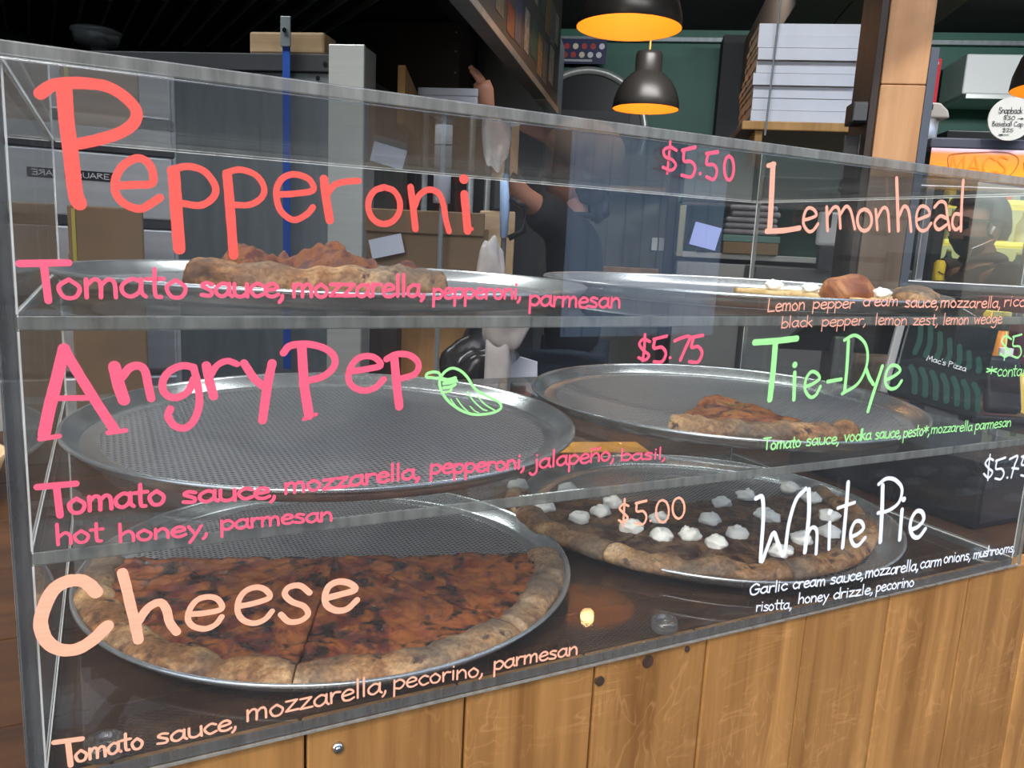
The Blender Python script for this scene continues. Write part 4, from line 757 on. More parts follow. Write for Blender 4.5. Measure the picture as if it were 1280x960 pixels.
mb = MB(); mb.blob((-.03, 0, .40), (.034, .03, .10), 4, .2, 22, 9); mb.blob((.012, 0, .31), (.060, .045, .085), 4, .22, 22, 12); mb.box(-.03, .03, -.03, .03, 0, .26, .01); mb.done('bag_body', simple('milky_film', (.42, .38, .35), .4, 0, .25, 14, .8), bg_, True)
cbl = thing('reflection_box', 'added brown box standing in for a reflection behind the left end of the case', 'carton', (.085, .80, ZT))  # brown box with yellow strip modelled in place of a reflection in the glass
B(cbl, 'carton_body', simple('reflection_brown', (.10, .062, .030), .85, 0, .2, 8), -.085, .015, 0, .17, 0, .385); B(cbl, 'tape', simple('reflection_yellow', (.22, .19, .03), .4), -.08, -.075, -.001, -.0002, .27, .38, .0001)
# ---- round mirror, poster and green wall things
rm = rthing('round_mirror', 'large round silver rimmed dark mirror on the green back wall', 'mirror', -.50, 6.5, 2.30)
Mr = Matrix.Rotation(PI / 2, 4, 'X')
MB().lathe([(.44, 0), (.49, 0), (.49, .05), (.455, .05), (.44, .03)], seg=64, M=Mr).done('rim', M_steel, rm, True)
MB().lathe([(0, .01), (.445, .01), (.445, .0), (0, .0)], seg=64, M=Mr).done('glass', M_black, rm)
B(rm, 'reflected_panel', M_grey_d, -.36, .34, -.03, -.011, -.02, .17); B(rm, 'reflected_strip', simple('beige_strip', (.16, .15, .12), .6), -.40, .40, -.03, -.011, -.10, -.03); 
ps = rthing('ball_poster', 'navy poster with two rows of round red and cream heads on the green wall', 'poster', -.56, 6.49, 2.90)
B(ps, 'sheet', simple('navy_print', (.012, .016, .07), .5), -.24, .185, -.006, 0, -.085, .10, .001)
mr, mc, mw = simple('print_red', (.35, .035, .03), .5), simple('print_cream', (.62, .55, .40), .5), simple('print_white', (.6, .6, .62), .5)
for i, mm_ in enumerate((mr, mr, mc, mr, mr, mw)):
    MB().lathe([(0, .0075), (.022, .0075), (.022, .0062), (0, .0062)], (-.19 + i * .068, 0, .045), 20, Mr).done('printed_head', mm_, ps)
for i, mm_ in enumerate((mc, mr, mr, mc, mw, mw)):
    MB().lathe([(0, .0075), (.022, .0075), (.022, .0062), (0, .0062)], (-.20 + i * .066, 0, -.018), 20, Mr).done('printed_head', mm_, ps)
label_text(ps, 'caption', 'aaaaaaaaaaaaaa', -.14, .08, -.065, .012, .004, -.0064, mw)
# dark wall cupboard right of the second lamp
dc = rthing('wall_cupboard', 'black wall cupboard on the green wall beside the box stack', 'cupboard', .80, 6.45, 2.25)
B(dc, 'body', M_blackm, -.32, .35, -.25, 0, 0, .72)
# ---- unseen fill panels, added to brighten the room
for i, (l_, p_) in enumerate(FILL):
    t = thing('added_fill_panel', 'added unseen fill light panel %s, above the frame' % ('over the deck oven', 'over the near pendant lamp', 'over the far pendant lamp', 'over the drinks fridge')[i], 'ceiling light', p_, -TH, 'added fill light panels')
    B(t, 'housing', M_white, -.60, .60, -.18, .18, -.008, .018); l_.parent = t
# ---- pendants
def lamp(lab, r, d, z, s=1.0, warm=1.8):
    t = rthing('pendant_lamp', lab, 'lamp', r, d, z, group='dome pendant lamps')
    MB().lathe([(.198, 0), (.200, .004), (.196, .045), (.178, .105), (.145, .16), (.105, .198), (.080, .215), (.080, .30), (.074, .325), (.03, .335), (.0, .335)], seg=56).done('shade', M_shade, t, True)
    o = MB().lathe([(.1975, .0005), (.193, .045), (.175, .103), (.142, .157), (.102, .194), (.0, .205)], seg=56).done('inner_lining', M_gold, t, True); o['label'] = 'golden inside of the shade'
    MB().lathe([(0, .125), (.014, .13), (.020, .145), (.016, .165), (.012, .18), (.012, .195), (0, .195)], seg=20).done('bulb', M_bulb, t, True)
    MB().cyl((0, 0, .336), (0, 0, 3.1 - z), .006, .006, 8).done('cord', simple('lamp_cord', (.5, .3, .05), .6), t)
    ld = bpy.data.lights.new('lamp_light', 'POINT'); ld.energy = warm; ld.color = (1, .66, .28); ld.shadow_soft_size = .03
    l = bpy.data.objects.new('lamp_light', ld); COL.objects.link(l); l.parent = t; l.location = (0, 0, .055)
    return t
lamp('large near pendant lamp cut by the top edge of the photo', -.106, 3.2, 2.247)
lamp('smaller far pendant lamp with its whole dome visible', -.033, 5.05, 2.256)
lamp('third pendant lamp at the right edge by the round sign', 1.372, 2.95, 2.01, warm=1.2)
# ---- box stack on the hanging shelf
sh = rthing('hanging_shelf', 'wooden shelf hung from a wire carrying the stack of white pizza boxes', 'shelf', .50, 3.0, 1.835)
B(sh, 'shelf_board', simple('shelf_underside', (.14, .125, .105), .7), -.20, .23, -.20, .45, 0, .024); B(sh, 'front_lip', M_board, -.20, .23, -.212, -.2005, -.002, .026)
B(sh, 'side_lip', M_board, .2305, .242, -.212, .45, -.002, .026); B(sh, 'wooden_bracket', M_board, -.155, -.13, -.20, .0, -.12, -.0005)
MB().cyl((-.125, -.216, -.02), (-.105, -.216, 1.26), .0035, .0035, 8).done('hanging_wire', M_steel_d, sh)
random.seed(5)
for k in range(8):
    n = ['lowest', 'second from the bottom', 'third from the bottom', 'fourth from the bottom', 'fourth from the top', 'third from the top', 'second from the top', 'topmost'][k]
    b_ = rthing('pizza_box', 'white pizza box on the hanging shelf, %s of the stack' % n, 'pizza box', .485 + random.uniform(-.004, .004), 2.985 + random.uniform(-.012, .012) + (k > 5) * .0, 1.8612 + k * .0382, group='stacked white pizza boxes')
    dep = .36 - .045 * max(0, k - 4)
    B(b_, 'tray', M_boxs, -.158, .156, -.176, dep - .17, 0, .018, .001); B(b_, 'cover', M_boxs, -.160, .158, -.178, dep - .168, .0185, .0372, .001)
    B(b_, 'front_panel', M_boxw, -.159, .157, -.1805, -.1785, .0005, .0368, .0005)
    for y in (-.02, .08): B(b_, 'slot', M_black, -.1612, -.1602, y, y + .022, .012, .024, .0002)
# ---- timber post
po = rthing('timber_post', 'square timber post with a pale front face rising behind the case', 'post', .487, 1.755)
B(po, 'shaft', M_post, -.036, .049, 0, .12, 1.60, 1.779, .002); B(po, 'shaft', wood('shaded_post_wood', (.07, .045, .030), (.14, .10, .07)), -.036, .049, 0, .12, ZT + .001, 1.599, .002); B(po, 'shaft', M_post, -.036, .049, 0, .12, 1.7805, 3.05, .002)  # lower shaft carries the shade behind the case in its wood colour
o = B(po, 'side_board', M_darkwood, -.052, -.037, .004, .16, ZT + .001, 3.05, .002); o['label'] = 'dark side board'  # side board darker than the shaft front
o = B(po, 'steel_angle', simple('blue_grey_paint', (.06, .075, .10), .5), .0495, .066, .0, .05, ZT + .001, 1.85, .001)
ic = rthing('intercom_box', 'small black box fixed to the dark side of the timber post', 'box', .420, 1.78, 1.705)
B(ic, 'housing', M_black, -.016, .014, -.02, .04, 0, .042, .003); B(ic, 'front_plate', M_grey_d, -.014, .012, -.024, -.0205, .004, .038, .001)
ch_ = rthing('chalk_tablet', 'small dark framed slate hanging low on the post', 'slate', .417, 1.80, 1.60)
B(ch_, 'slate', M_blackm, -.014, .014, -.004, .004, 0, .085, .001); B(ch_, 'frame', M_grey_d, .0145, .018, -.006, .006, -.002, .088, .001)
# ---- sign shelf, orange sign, round sign, can
sl = rthing('sign_frame', 'blue grey metal frame rail above the orange hand drawn sign', 'rail', .82, 1.93, 1.683)
B(sl, 'rail', simple('rail_paint', (.055, .065, .09), .5), -.205, .6, .0, .05, .0, .022); B(sl, 'upright', simple('rail_paint2', (.055, .065, .09), .5), .6, .64, 0, .05, -.75, .3)
sg = rthing('orange_sign', 'orange hand lettered paper sign hung under the blue grey rail', 'sign', .82, 1.92, 1.61)
m, t_, b_ = new_mat('orange_marker_paper'); tcx = coords(m, (1, 1, 1)); sx = nd(m, 'ShaderNodeSeparateXYZ'); t_.links.new(tcx, sx.inputs[0])
mr_ = nd(m, 'ShaderNodeMapRange'); mr_.inputs[1].default_value = 0; mr_.inputs[2].default_value = .07; t_.links.new(sx.outputs[2], mr_.inputs[0])
rr_ = ramp(m, [(0, (.95, .42, .02)), (.45, (.93, .33, .015)), (.85, (.90, .28, .06)), (.97, (.75, .55, .65))]); t_.links.new(mr_.outputs[0], rr_.inputs[0]); t_.links.new(rr_.outputs[0], b_.inputs['Base Color'])
B(sg, 'sheet', m, -.205, .5, -.001, .001, -.02, .071, .0005)
label_text(sg, 'lettering', 'MACS', -.165, -.045, .020, .021, .004, -.0015, simple('yellow_marker', (.78, .24, .01), .6))
label_text(sg, 'lettering', 'WINE', -.015, .030, .030, .009, .0022, -.0015, simple('brown_marker', (.35, .06, .01), .6))
label_text(sg, 'lettering', 'WINE', .025, .070, .008, .009, .0022, -.0015, simple('brown_marker2', (.40, .08, .02), .6))
label_text(sg, 'lettering', 'WINE', .045, .09, .054, .008, .0022, -.0015, simple('red_marker', (.70, .04, .04), .6))
bm = bmesh.new(); ribbon(bm, [(-.172, .008), (-.166, .03), (-.168, .055), (-.14, .062)], .0016, lambda a, b2, h: (a, -.0015 - h, b2)); ribbon(bm, [(-.14, .062), (-.06, .066), (-.028, .055), (-.03, .03), (-.05, .006)], .0016, lambda a, b2, h: (a, -.0015 - h, b2))
mb = MB(); mb.bm.free(); mb.bm = bm; mb.done('drawn_outline', simple('brown_marker3', (.30, .10, .02), .6), sg)
rs = rthing('round_sign', 'round white hat price sign in front of the blue grey rail', 'sign', .757, 1.90, 1.742)
MB().lathe([(0, 0), (.0445, 0), (.0445, .004), (0, .004)], seg=56, M=Mr).done('disc', simple('sign_white', (.56, .58, .54), .6), rs)
label_text(rs, 'lettering', 'Snapback', -.027, .020, .011, .0070, .0013, -.0046, M_ink)
label_text(rs, 'lettering', '$30 >', -.016, .026, -.002, .0050, .0011, -.0046, M_ink)
label_text(rs, 'lettering', 'Baseball Cap', -.036, .026, -.015, .0055, .0011, -.0046, M_ink)
label_text(rs, 'lettering', '$25', -.014, .008, -.027, .0045, .0010, -.0046, M_ink)
label_text(rs, 'lettering', '<', -.022, .002, -.036, .0045, .0011, -.0046, M_ink)
cn = rthing('can_dispenser', 'silver cylindrical dispenser with a cream lid beside the post', 'dispenser', .622, 2.02, 1.70)
MB().lathe([(0, 0), (.030, 0), (.031, .002), (.031, .055), (0, .055)], seg=32).done('cylinder', M_steel, cn, True)
MB().prism([(-.035, .0555), (.045, .0555), (.040, .072), (.022, .088), (-.035, .09)], -.032, .032, 'y').done('lid', simple('cream_plastic', (.50, .47, .40), .5), cn, bevel=.004); B(cn, 'button_label', M_black, -.018, .006, -.0335, -.0322, .072, .084, .0005)
B(cn, 'bracket', M_grey_d, -.03, .03, -.025, .1, -.012, -.0005)
rd = rthing('red_sign', 'narrow red edged sign beside the timber post', 'sign', .640, 2.05, 1.80)
B(rd, 'sheet', simple('red_print', (.55, .01, .02), .5), -.010, .012, -.003, .003, -.02, .095, .0005)
for z in (-.012, .082): B(rd, 'white_mark', M_boxw, -.005, .006, -.0038, -.0032, z, z + .006, .0002)
hdw = rthing('white_duct', 'long white ventilation casing on the green wall right of the post', 'ventilation unit', 2.9, 6.2, 2.58)
B(hdw, 'casing', M_white, -.80, .74, -.1, .35, 0, .26, .01); B(hdw, 'lower_lip', M_steel, -.78, .74, -.12, .3, -.035, -.001)
ap = rthing('white_appliance', 'white glossy appliance glimpsed between the box stack and the post', 'appliance', 1.55, 6.0, 2.30)
B(ap, 'housing', M_white, -.10, .22, 0, .3, 0, .50, .02); B(ap, 'dark_edge', M_blackm, -.30, -.101, -.05, .3, -.2, .55, .05)
gs = rthing('garland', 'string of small coloured flags below the sloping soffit', 'garland', 1.15, 4.4, 2.55)
for i, (c, x, z) in enumerate((((.02, .75, .15), .20, .12), ((.02, .6, .12), .13, .05), ((.9, .12, .12), .03, -.07), ((.9, .55, .03), -.03, -.17))):
    MB().prism([(x - .02, z), (x + .02, z), (x + .01, z - .05), (x - .01, z - .045)], -.002, .002, 'y').done('flag', simple('flag_%d' % i, c, .5), gs)
MB().tube([(.28, .001, .20), (.13, .001, .055), (.03, .001, -.068), (-.05, .001, -.18)], .0015, 5).done('string', M_black, gs)
so = rthing('sloping_soffit', 'brown boxed soffit running back under the ceiling beside the box stack', 'soffit', .98, 4.0, 2.62)
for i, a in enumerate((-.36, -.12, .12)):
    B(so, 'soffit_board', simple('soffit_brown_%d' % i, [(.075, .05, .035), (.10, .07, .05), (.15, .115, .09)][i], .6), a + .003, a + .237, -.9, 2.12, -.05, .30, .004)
# ---- back wall unit in the middle
mw_ = rthing('partition_wall', 'grey green plastered partition behind the worker', 'partition', -.04, 4.5)
B(mw_, 'panel', simple('grey_green_plaster', (.155, .17, .135), .8, 0, .08, 2), -.44, .17, .02, .14, 0, 1.92); B(mw_, 'timber_trim', M_darkwood, .171, .225, -.01, .14, 0, 1.93)
B(mw_, 'socket', M_white, .10, .132, .008, .0195, 1.42, 1.49, .002); B(mw_, 'socket', M_white, .14, .169, .008, .0195, 1.42, 1.49, .002)
B(mw_, 'wooden_ledge', M_board, -.43, .15, -.05, .019, 1.28, 1.32)
dr = rthing('drawer_unit', 'pale three drawer unit on the grey green partition', 'drawers', -.03, 4.42, 1.72)
B(dr, 'carcass', simple('cream_laminate', (.26, .26, .22), .6), -.25, .165, .0, .09, 0, .20)
for k in range(3):
    d_ = B(dr, 'drawer', simple('cream_laminate_d', (.30, .30, .25), .6), -.245, .16, -.012, -.001, .006 + k * .062, .062 + k * .062, .003); B(d_, 'handle', M_grey_d, -.06, -.02, -.018, -.0125, .03 + k * .062, .036 + k * .062, .001)
wu = rthing('chrome_shelf_unit', 'dark green shelf unit with chrome rails behind the upper right pan', 'shelf unit', .60, 4.4)
B(wu, 'back_panel', M_green, -.42, .45, .30, .33, .6, 2.0); B(wu, 'lower_cabinet', simple('grey_white_laminate', (.30, .30, .28), .5), -.40, .72, -.06, .29, .0, 1.37)
B(wu, 'shelf_board', M_steel, -.40, .45, -.04, .29, 1.395, 1.425); B(wu, 'top_rail', M_chrome, -.40, .45, -.05, -.03, 1.665, 1.685); 
o = B(wu, 'upright', simple('brass_rail', (.70, .66, .45), .25, .8), -.41, -.375, -.05, -.02, 1.395, 1.665, .004); B(wu, 'top_shelf', M_grey_d, -.40, .6, -.02, .29, 1.69, 1.71)
B(wu, 'door_seam', M_grey_d, -.05, -.045, -.0625, -.0605, .4, 1.36, .0003)
tb = rthing('small_tablet', 'tilted tablet with a pale blue screen on the chrome shelf', 'tablet', .325, 4.36, 1.4255)
Mz = Matrix.Translation((0, 0, .085)) @ Matrix.Rotation(math.radians(12), 4, 'Y')
MB().box(-.085, .085, -.008, .008, -.07, .07, .004, Mz).done('body', M_black, tb)
MB().box(-.06, .08, -.010, -.0085, -.06, .06, 0, Mz).done('screen', simple('lit_screen', (.3, .35, .7), .3, emit=(.42, .50, .95), es=.45), tb)
B(tb, 'foot', M_black, -.03, .03, -.01, .05, 0, .014)
random.seed(9)
for k in range(5):
    c = rthing('folded_cloth', 'folded grey cloth on the chrome shelf, %s of the pile' % ['lowest', 'second from the bottom', 'middle one', 'second from the top', 'topmost'][k], 'cloth', .56 + random.uniform(-.01, .01), 4.42, 1.5235 + k * .031, group='pile of folded grey cloths')
    MB().box(-.135 + k * .008, .14, -.08, .12, 0, .030, .012).done('fold', simple('grey_cloth', (.20, .19, .20), .95, 0, .15, 20, .5), c, True)
cd = rthing('flat_carton', 'flat brown carton under the pile of folded cloths', 'carton', .56, 4.42, 1.4255)
B(cd, 'carton_body', M_card, -.13, .15, -.08, .12, 0, .062); B(cd, 'teal_edge', simple('teal_card', (.10, .20, .17), .7), -.135, .155, -.082, .122, .0625, .096)
# coffee corner
cm_ = rthing('coffee_machine', 'black coffee machine with a small blue light behind the Lemonhead lettering', 'coffee machine', .99, 3.55)
B(cm_, 'body', M_black, -.13, .11, 0, .3, 1.38, 1.60, .012); B(cm_, 'group_head', M_chrome, .02, .05, -.06, -.001, 1.50, 1.53); B(cm_, 'drip_tray', M_steel_d, -.13, .11, -.09, -.001, 1.38, 1.395)
B(cm_, 'indicator', simple('blue_led', (0, .02, .6), .4, emit=(.02, .1, 1), es=2.5), .03, .045, -.004, -.001, 1.435, 1.447, .001); B(cm_, 'plinth', simple('grey_plinth', (.16, .16, .15), .6), -.5, .12, -.06, .3, 0, 1.379)
cu = rthing('cutting_board', 'white cutting board with two slots leaning by the coffee machine', 'cutting board', .755, 3.45, 1.3795)
B(cu, 'board', M_white, -.045, .10, 0, .012, .10, .235, .01); 
for x in (-.005, .045): B(cu, 'slot', M_black, x, x + .012, -.002, -.0003, .17, .232, .002)
B(cu, 'stand', M_grey_d, -.03, .08, -.01, .03, 0, .099)
kn = rthing('black_knob_pot', 'small round black pot beside the white dollop of the upper slice', 'pot', .80, 3.40, 1.3)
MB().lathe([(0, 0), (.03, 0), (.038, .02), (.038, .045), (.02, .055), (.008, .056), (.008, .07), (0, .07)], seg=24).done('pot_body', M_blackm, kn, True); B(kn, 'stand', simple('grey_laminate', (.2, .2, .19), .6), -.35, .2, -.02, .04, -1.3, -.0005)
# ---- pass-through frame and drinks fridge
pf2 = rthing('steel_window_frame', 'stainless steel display window frame in front of the bearded customer', 'window frame', 1.22, 2.72)
fm = simple('satin_steel', (.58, .60, .62), .3, .9)
B(pf2, 'post', fm, -.345, -.322, 0, .03, 1.375, 1.66); B(pf2, 'post', fm, -.03, -.008, 0, .03, 1.375, 1.66); B(pf2, 'post', fm, .62, .64, 0, .03, 1.375, 1.66)
B(pf2, 'top_beam', fm, -.36, .66, -.02, .05, 1.661, 1.70); B(pf2, 'bottom_beam', fm, -.40, .66, -.03, .06, 1.348, 1.374)
B(pf2, 'lower_panel', simple('oxblood_panel', (.05, .008, .012), .5), -.02, .66, .0, .05, .0, 1.33); B(pf2, 'lower_panel', M_grey_d, -.45, -.03, .05, .10, 0, 1.33)
MB().box(-.32, -.032, .012, .016, 1.376, 1.66).done('pane', M_acr, pf2); MB().box(-.006, .62, .012, .016, 1.376, 1.66).done('pane', M_acr, pf2)
wd = rthing('wedge_display', 'black wedge shaped payment display below the steel window frame', 'display', 1.02, 2.60)
MB().prism([(-.14, 1.33), (.20, 1.345), (.14, 1.27), (-.14, 1.255)], 0, .03, 'y').done('body', M_black, wd, bevel=.003); B(wd, 'support', M_grey_d, -.05, .05, .005, .03, 0, 1.26)
df = rthing('drinks_fridge', 'lit drinks fridge with yellow edged shelves behind the customer', 'refrigerator', 1.95, 4.05)
B(df, 'back', simple('fridge_white', (.45, .50, .45), .5, emit=(.75, .9, .75), es=.35), -.55, .9, .40, .43, .4, 1.975)
B(df, 'side_panel', M_black, -.60, -.551, -.02, .43, 0, 1.98); B(df, 'top', M_black, -.60, .9, -.02, .43, 1.981, 2.03); B(df, 'base', M_black, -.55, .9, 0, .43, 0, .39)
ysh = simple('yellow_shelf_edge', (.85, .75, .10), .5, emit=(.95, .82, .15), es=.5)
SH = (.95, 1.14, 1.33, 1.52, 1.71)
for z in SH: B(df, 'shelf', ysh, -.54, .89, 0, .39, z, z + .022)
bcol = [simple('drink_%d' % i, c, .25) for i, c in enumerate(((.05, .12, .35), (.70, .50, .05), (.10, .35, .12), (.55, .55, .5), (.40, .06, .04), (.08, .20, .45)))]
k = 0
plan = {1.14: 'on the second lowest visible shelf', 1.33: 'on the middle lit shelf', 1.52: 'on the shelf at the head of the customer', 1.71: 'on the highest lit shelf'}
bp = None
for zi, z in enumerate((1.33, 1.52, 1.71)):
    for j in range(13):
        x = -.47 + j * .105; c = bcol[(j * 2 + zi * 3) % 6]
        if True:
            cn_ = ('blue', 'yellow', 'green', 'grey', 'red', 'navy')[(j * 2 + zi * 3) % 6]; od = ('leftmost', '2nd', '3rd', '4th', '5th', '6th', '7th', '8th', '9th', '10th', '11th', '12th', '13th')[j]
            t = rthing('drink_bottle', '%s drink bottle %s, %s from the left' % (cn_, plan[z], od) if j else '%s drink bottle %s, leftmost' % (cn_, plan[z]), 'bottle', 1.95 + x, 4.05 + .12, z + .0225, group='bottles in the lit drinks fridge %s' % plan[z])
            MB().lathe([(0, 0), (.030, 0), (.032, .004), (.032, .085), (.014, .115), (.012, .135), (0, .135)], seg=14).done('bottle_body', c, t, True)
            MB().cyl((0, 0, .1355), (0, 0, .145), .013, .013, 10).done('cap', M_white, t)
yb = rthing('yellow_bottle', 'tall yellow bottle standing at the left foot of the steel frame', 'bottle', .972, 2.80, 1.3745)
MB().lathe([(0, 0), (.016, 0), (.018, .004), (.018, .055), (.012, .066), (0, .068)], seg=20).done('bottle_body', simple('yellow_plastic', (.92, .62, .03), .4), yb, True)
MB().tube([(-.01, -.021, .03), (.005, -.022, .022), (.02, -.018, .022), (.022, -.016, .005)], .002, 6).done('band', M_black, yb)
# ---- things on the counter to the right of the case
cdw = thing('cash_drawer', 'black cash drawer on the counter right of the case', 'cash drawer', (1.107, .10, ZT))
B(cdw, 'body', M_black, 0, .36, 0, .34, .001, .098, .004); B(cdw, 'drawer_front', simple('drawer_front', (.02, .02, .022), .3), .006, .354, -.003, -.0002, .01, .088, .001)
tbl = thing('customer_tablet', 'customer facing tablet on a slanted stand reading the pizza shop name', 'tablet', (1.30, .30, ZT + .099), math.radians(-30))
Mt2 = Matrix.Translation((.0, .02, .105)) @ Matrix.Rotation(math.radians(-14), 4, 'X') @ Matrix.Rotation(math.radians(13), 4, 'Y')
MB().box(-.075, .075, -.005, .005, -.085, .085, .004, Mt2).done('body', simple('tablet_glass', (.010, .013, .013), .12), tbl)
MB().box(-.090, -.077, -.004, .006, -.085, .085, .002, Mt2).done('light_frame', simple('grey_frame', (.28, .28, .28), .4), tbl)
bm = bmesh.new(); write(bm, "Mac's Pizza", -.03, -.012, .038, -.012, .0055, .0010, lambda a, b2, h: tuple(Mt2 @ Vector((a, -.0055 - h, b2))), .0003)
mb = MB(); mb.bm.free(); mb.bm = bm; mb.done('screen_lettering', simple('screen_white', (.6, .6, .6), .5, emit=(.8, .8, .8), es=.35), tbl)
bm = bmesh.new(); random.seed(2)
for i in range(7):
    x = -.055 + i * .018; ribbon(bm, [(x, .05 - i * .006), (x + .006, .02 - i * .004), (x + .004, -.005)], .009, lambda a, b2, h: tuple(Mt2 @ Vector((a, -.0053 - h, b2))), .0002)
    ribbon(bm, [(x + .004, -.03), (x + .014, -.045), (x + .02, -.07)], .010, lambda a, b2, h: tuple(Mt2 @ Vector((a, -.0053 - h, b2))), .0002)
mb = MB(); mb.bm.free(); mb.bm = bm; mb.done('screen_mural', simple('screen_green', (.010, .05, .035), .3), tbl)
B(tbl, 'stand', M_grey_d, -.03, .03, .0, .06, 0, .03)
pt2 = thing('till_screen', 'dark till screen seen from behind, left of the slanted tablet', 'till', (1.35, .56, ZT), math.radians(-30))
Mt3 = Matrix.Translation((0, 0, .225)) @ Matrix.Rotation(math.radians(25), 4, 'X')
MB().prism([(-.12, -.05), (.10, -.05), (.10, .07), (-.03, .07)], -.006, .006, 'y').done('screen', M_black, pt2).matrix_local = Mt3
B(pt2, 'stand', M_grey_d, -.02, .02, -.01, .02, 0, .21)
ce = thing('card_terminal', 'black card payment terminal standing on the cash drawer', 'card terminal', (1.405, .27, ZT + .099), math.radians(-30))
Mt4 = Matrix.Translation((0, 0, .060)) @ Matrix.Rotation(math.radians(-20), 4, 'X')
MB().box(-.030, .030, -.010, .010, -.045, .055, .008, Mt4).done('body', M_black, ce, True); MB().box(-.024, .024, -.0112, -.0103, -.01, .045, 0, Mt4).done('screen', simple('terminal_glass', (.015, .015, .017), .1), ce)
B(ce, 'base', M_black, -.05, .06, -.02, .05, 0, .014, .005)
MB().tube([(.03, -.03, .008), (.07, -.05, .008), (.06, -.09, .006), (.0, -.10, .006)], .004, 8).done('cable', M_black, ce)
for i, (x, y, h, c, lab, nm) in enumerate(((1.52, .34, .20, (.70, .25, .28), 'pink labelled bottle behind the card terminal', 'pink_bottle'), (1.57, .33, .17, (.55, .40, .08), 'amber bottle just right of the pink labelled bottle', 'amber_bottle'), (1.60, .40, .24, (.60, .22, .03), 'tall orange bottle right of the amber bottle', 'orange_bottle'))):
    t = thing(nm, lab, 'bottle', (x, y, ZT))
    MB().lathe([(0, 0), (.021, 0), (.022, .003), (.022, h * .72), (.011, h * .85), (.011, h), (0, h)], seg=24).done('bottle_body', simple(nm + '_m', c, .3), t, True); MB().cyl((0, 0, h + .0005), (0, 0, h + .015), .012, .012, 16).done('cap', M_white if i == 0 else M_black, t)
mb_ = thing('maroon_box', 'dark maroon box at the right edge behind the bottles', 'box', (1.72, .42, ZT)); B(mb_, 'body', simple('maroon', (.06, .008, .018), .5), -.03, .12, 0, .1, 0, .30)
sp = thing('sample_plate', 'small white plate on the counter by the orange paper mats', 'plate', (1.56, .46, ZT))
MB().lathe([(0, .002), (.03, .002), (.045, .008), (.047, .008), (.03, 0), (0, 0)], seg=40).done('plate_body', M_white, sp, True)
for i, (x, y, a, lab) in enumerate(((1.70, .62, -20, 'orange paper mat on the counter behind the small plate'), (1.80, .47, -28, 'orange paper mat nearer the right edge of the counter'), (.84, .64, -15, 'orange paper mat behind the case between the two lower pans'))):
    t = thing('paper_mat', lab, 'paper', (x, y, ZT), math.radians(a), group=None); B(t, 'sheet', simple('orange_paper_%d' % i, (1.0, .43, .03), .6), -.085, .085, -.035, .035, 0, .0015, .0003)
bw = thing('wooden_bowl', 'shallow wooden bowl on the counter at the far left', 'bowl', (-.17, .66, ZT))
MB().lathe([(0, .006), (.05, .007), (.075, .03), (.088, .06), (.092, .06), (.08, .026), (.052, 0), (0, 0)], seg=48).done('bowl_body', M_block, bw, True)
# ------------------------------------------------------------------ people
def skinned(name, joints, bones, mat, parent, extra=None, sub=2):
    me = bpy.data.meshes.new(name); names = list(joints); idx = {n: i for i, n in enumerate(names)}
    me.from_pydata([joints[n][0] for n in names], [(idx[a], idx[b]) for a, b in bones], [])
    o = bpy.data.objects.new(name, me); COL.objects.link(o)
    md = o.modifiers.new('skin', 'SKIN'); md.use_smooth_shade = True; md.branch_smoothing = .6
    sv = me.skin_vertices[0].data
    for n in names:
        r = joints[n][1]; sv[idx[n]].radius = r if isinstance(r, tuple) else (r, r)
    sv[0].use_root = True
    s = o.modifiers.new('sub', 'SUBSURF'); s.levels = sub; s.render_levels = sub
    dg = bpy.context.evaluated_depsgraph_get(); dg.update(); m2 = bpy.data.meshes.new_from_object(o.evaluated_get(dg)); 
    bpy.data.objects.remove(o); 
    bm = bmesh.new(); bm.from_mesh(m2); mb = MB(); mb.bm.free(); mb.bm = bm
    if extra: extra(mb)
    return mb.done(name, mat, parent, True)
def head_geo(c, f, tilt=0, s=1.0, beard=False):
    """head with brow, nose, lips, chin and ears looking along f (unit, horizontal)"""
    c = Vector(c); f = Vector(f).normalized(); up = Vector((0, 0, 1)); l = up.cross(f)
    R_ = Matrix((f, l, up)).transposed().to_4x4()
    def g(mb):
        bm = mb.bm; r = bmesh.ops.create_uvsphere(bm, u_segments=40, v_segments=28, radius=1)
        for v in r['verts']:
            x, y, z = v.co
            q = Vector((x * .098, y * .074, z * .118))
            if z < 0: q.y *= 1 - .30 * z * z; q.x += .010 * (x > 0) * -z; q.x *= 1 - .18 * z * z
            if x > 0:
                nb_ = math.exp(-((y / .16) ** 2)) * math.exp(-(((z + .13) / .20) ** 2)); q.x += .024 * nb_ * x
                q.x += .006 * math.exp(-((z - .22) / .10) ** 2) * math.exp(-((abs(y) - .3) / .25) ** 2)
                q.x -= .008 * math.exp(-((z - .06) / .10) ** 2) * math.exp(-((abs(y) - .36) / .16) ** 2)
                q.x += .006 * math.exp(-((z + .48) / .05) ** 2) * math.exp(-(y / .25) ** 2) + .006 * math.exp(-((z + .60) / .05) ** 2) * math.exp(-(y / .22) ** 2)
                q.x += .010 * math.exp(-((z + .85) / .12) ** 2) * math.exp(-(y / .3) ** 2)
            v.co = c + R_.to_3x3() @ (q * s)
        for sg in (-1, 1):
            e = bmesh.ops.create_uvsphere(bm, u_segments=14, v_segments=10, radius=1)
            for v in e['verts']: v.co = c + R_.to_3x3() @ (Vector((v.co.x * .018 - .008, v.co.y * .008 + sg * .076, v.co.z * .030 - .006)) * s)
    return g, R_, c
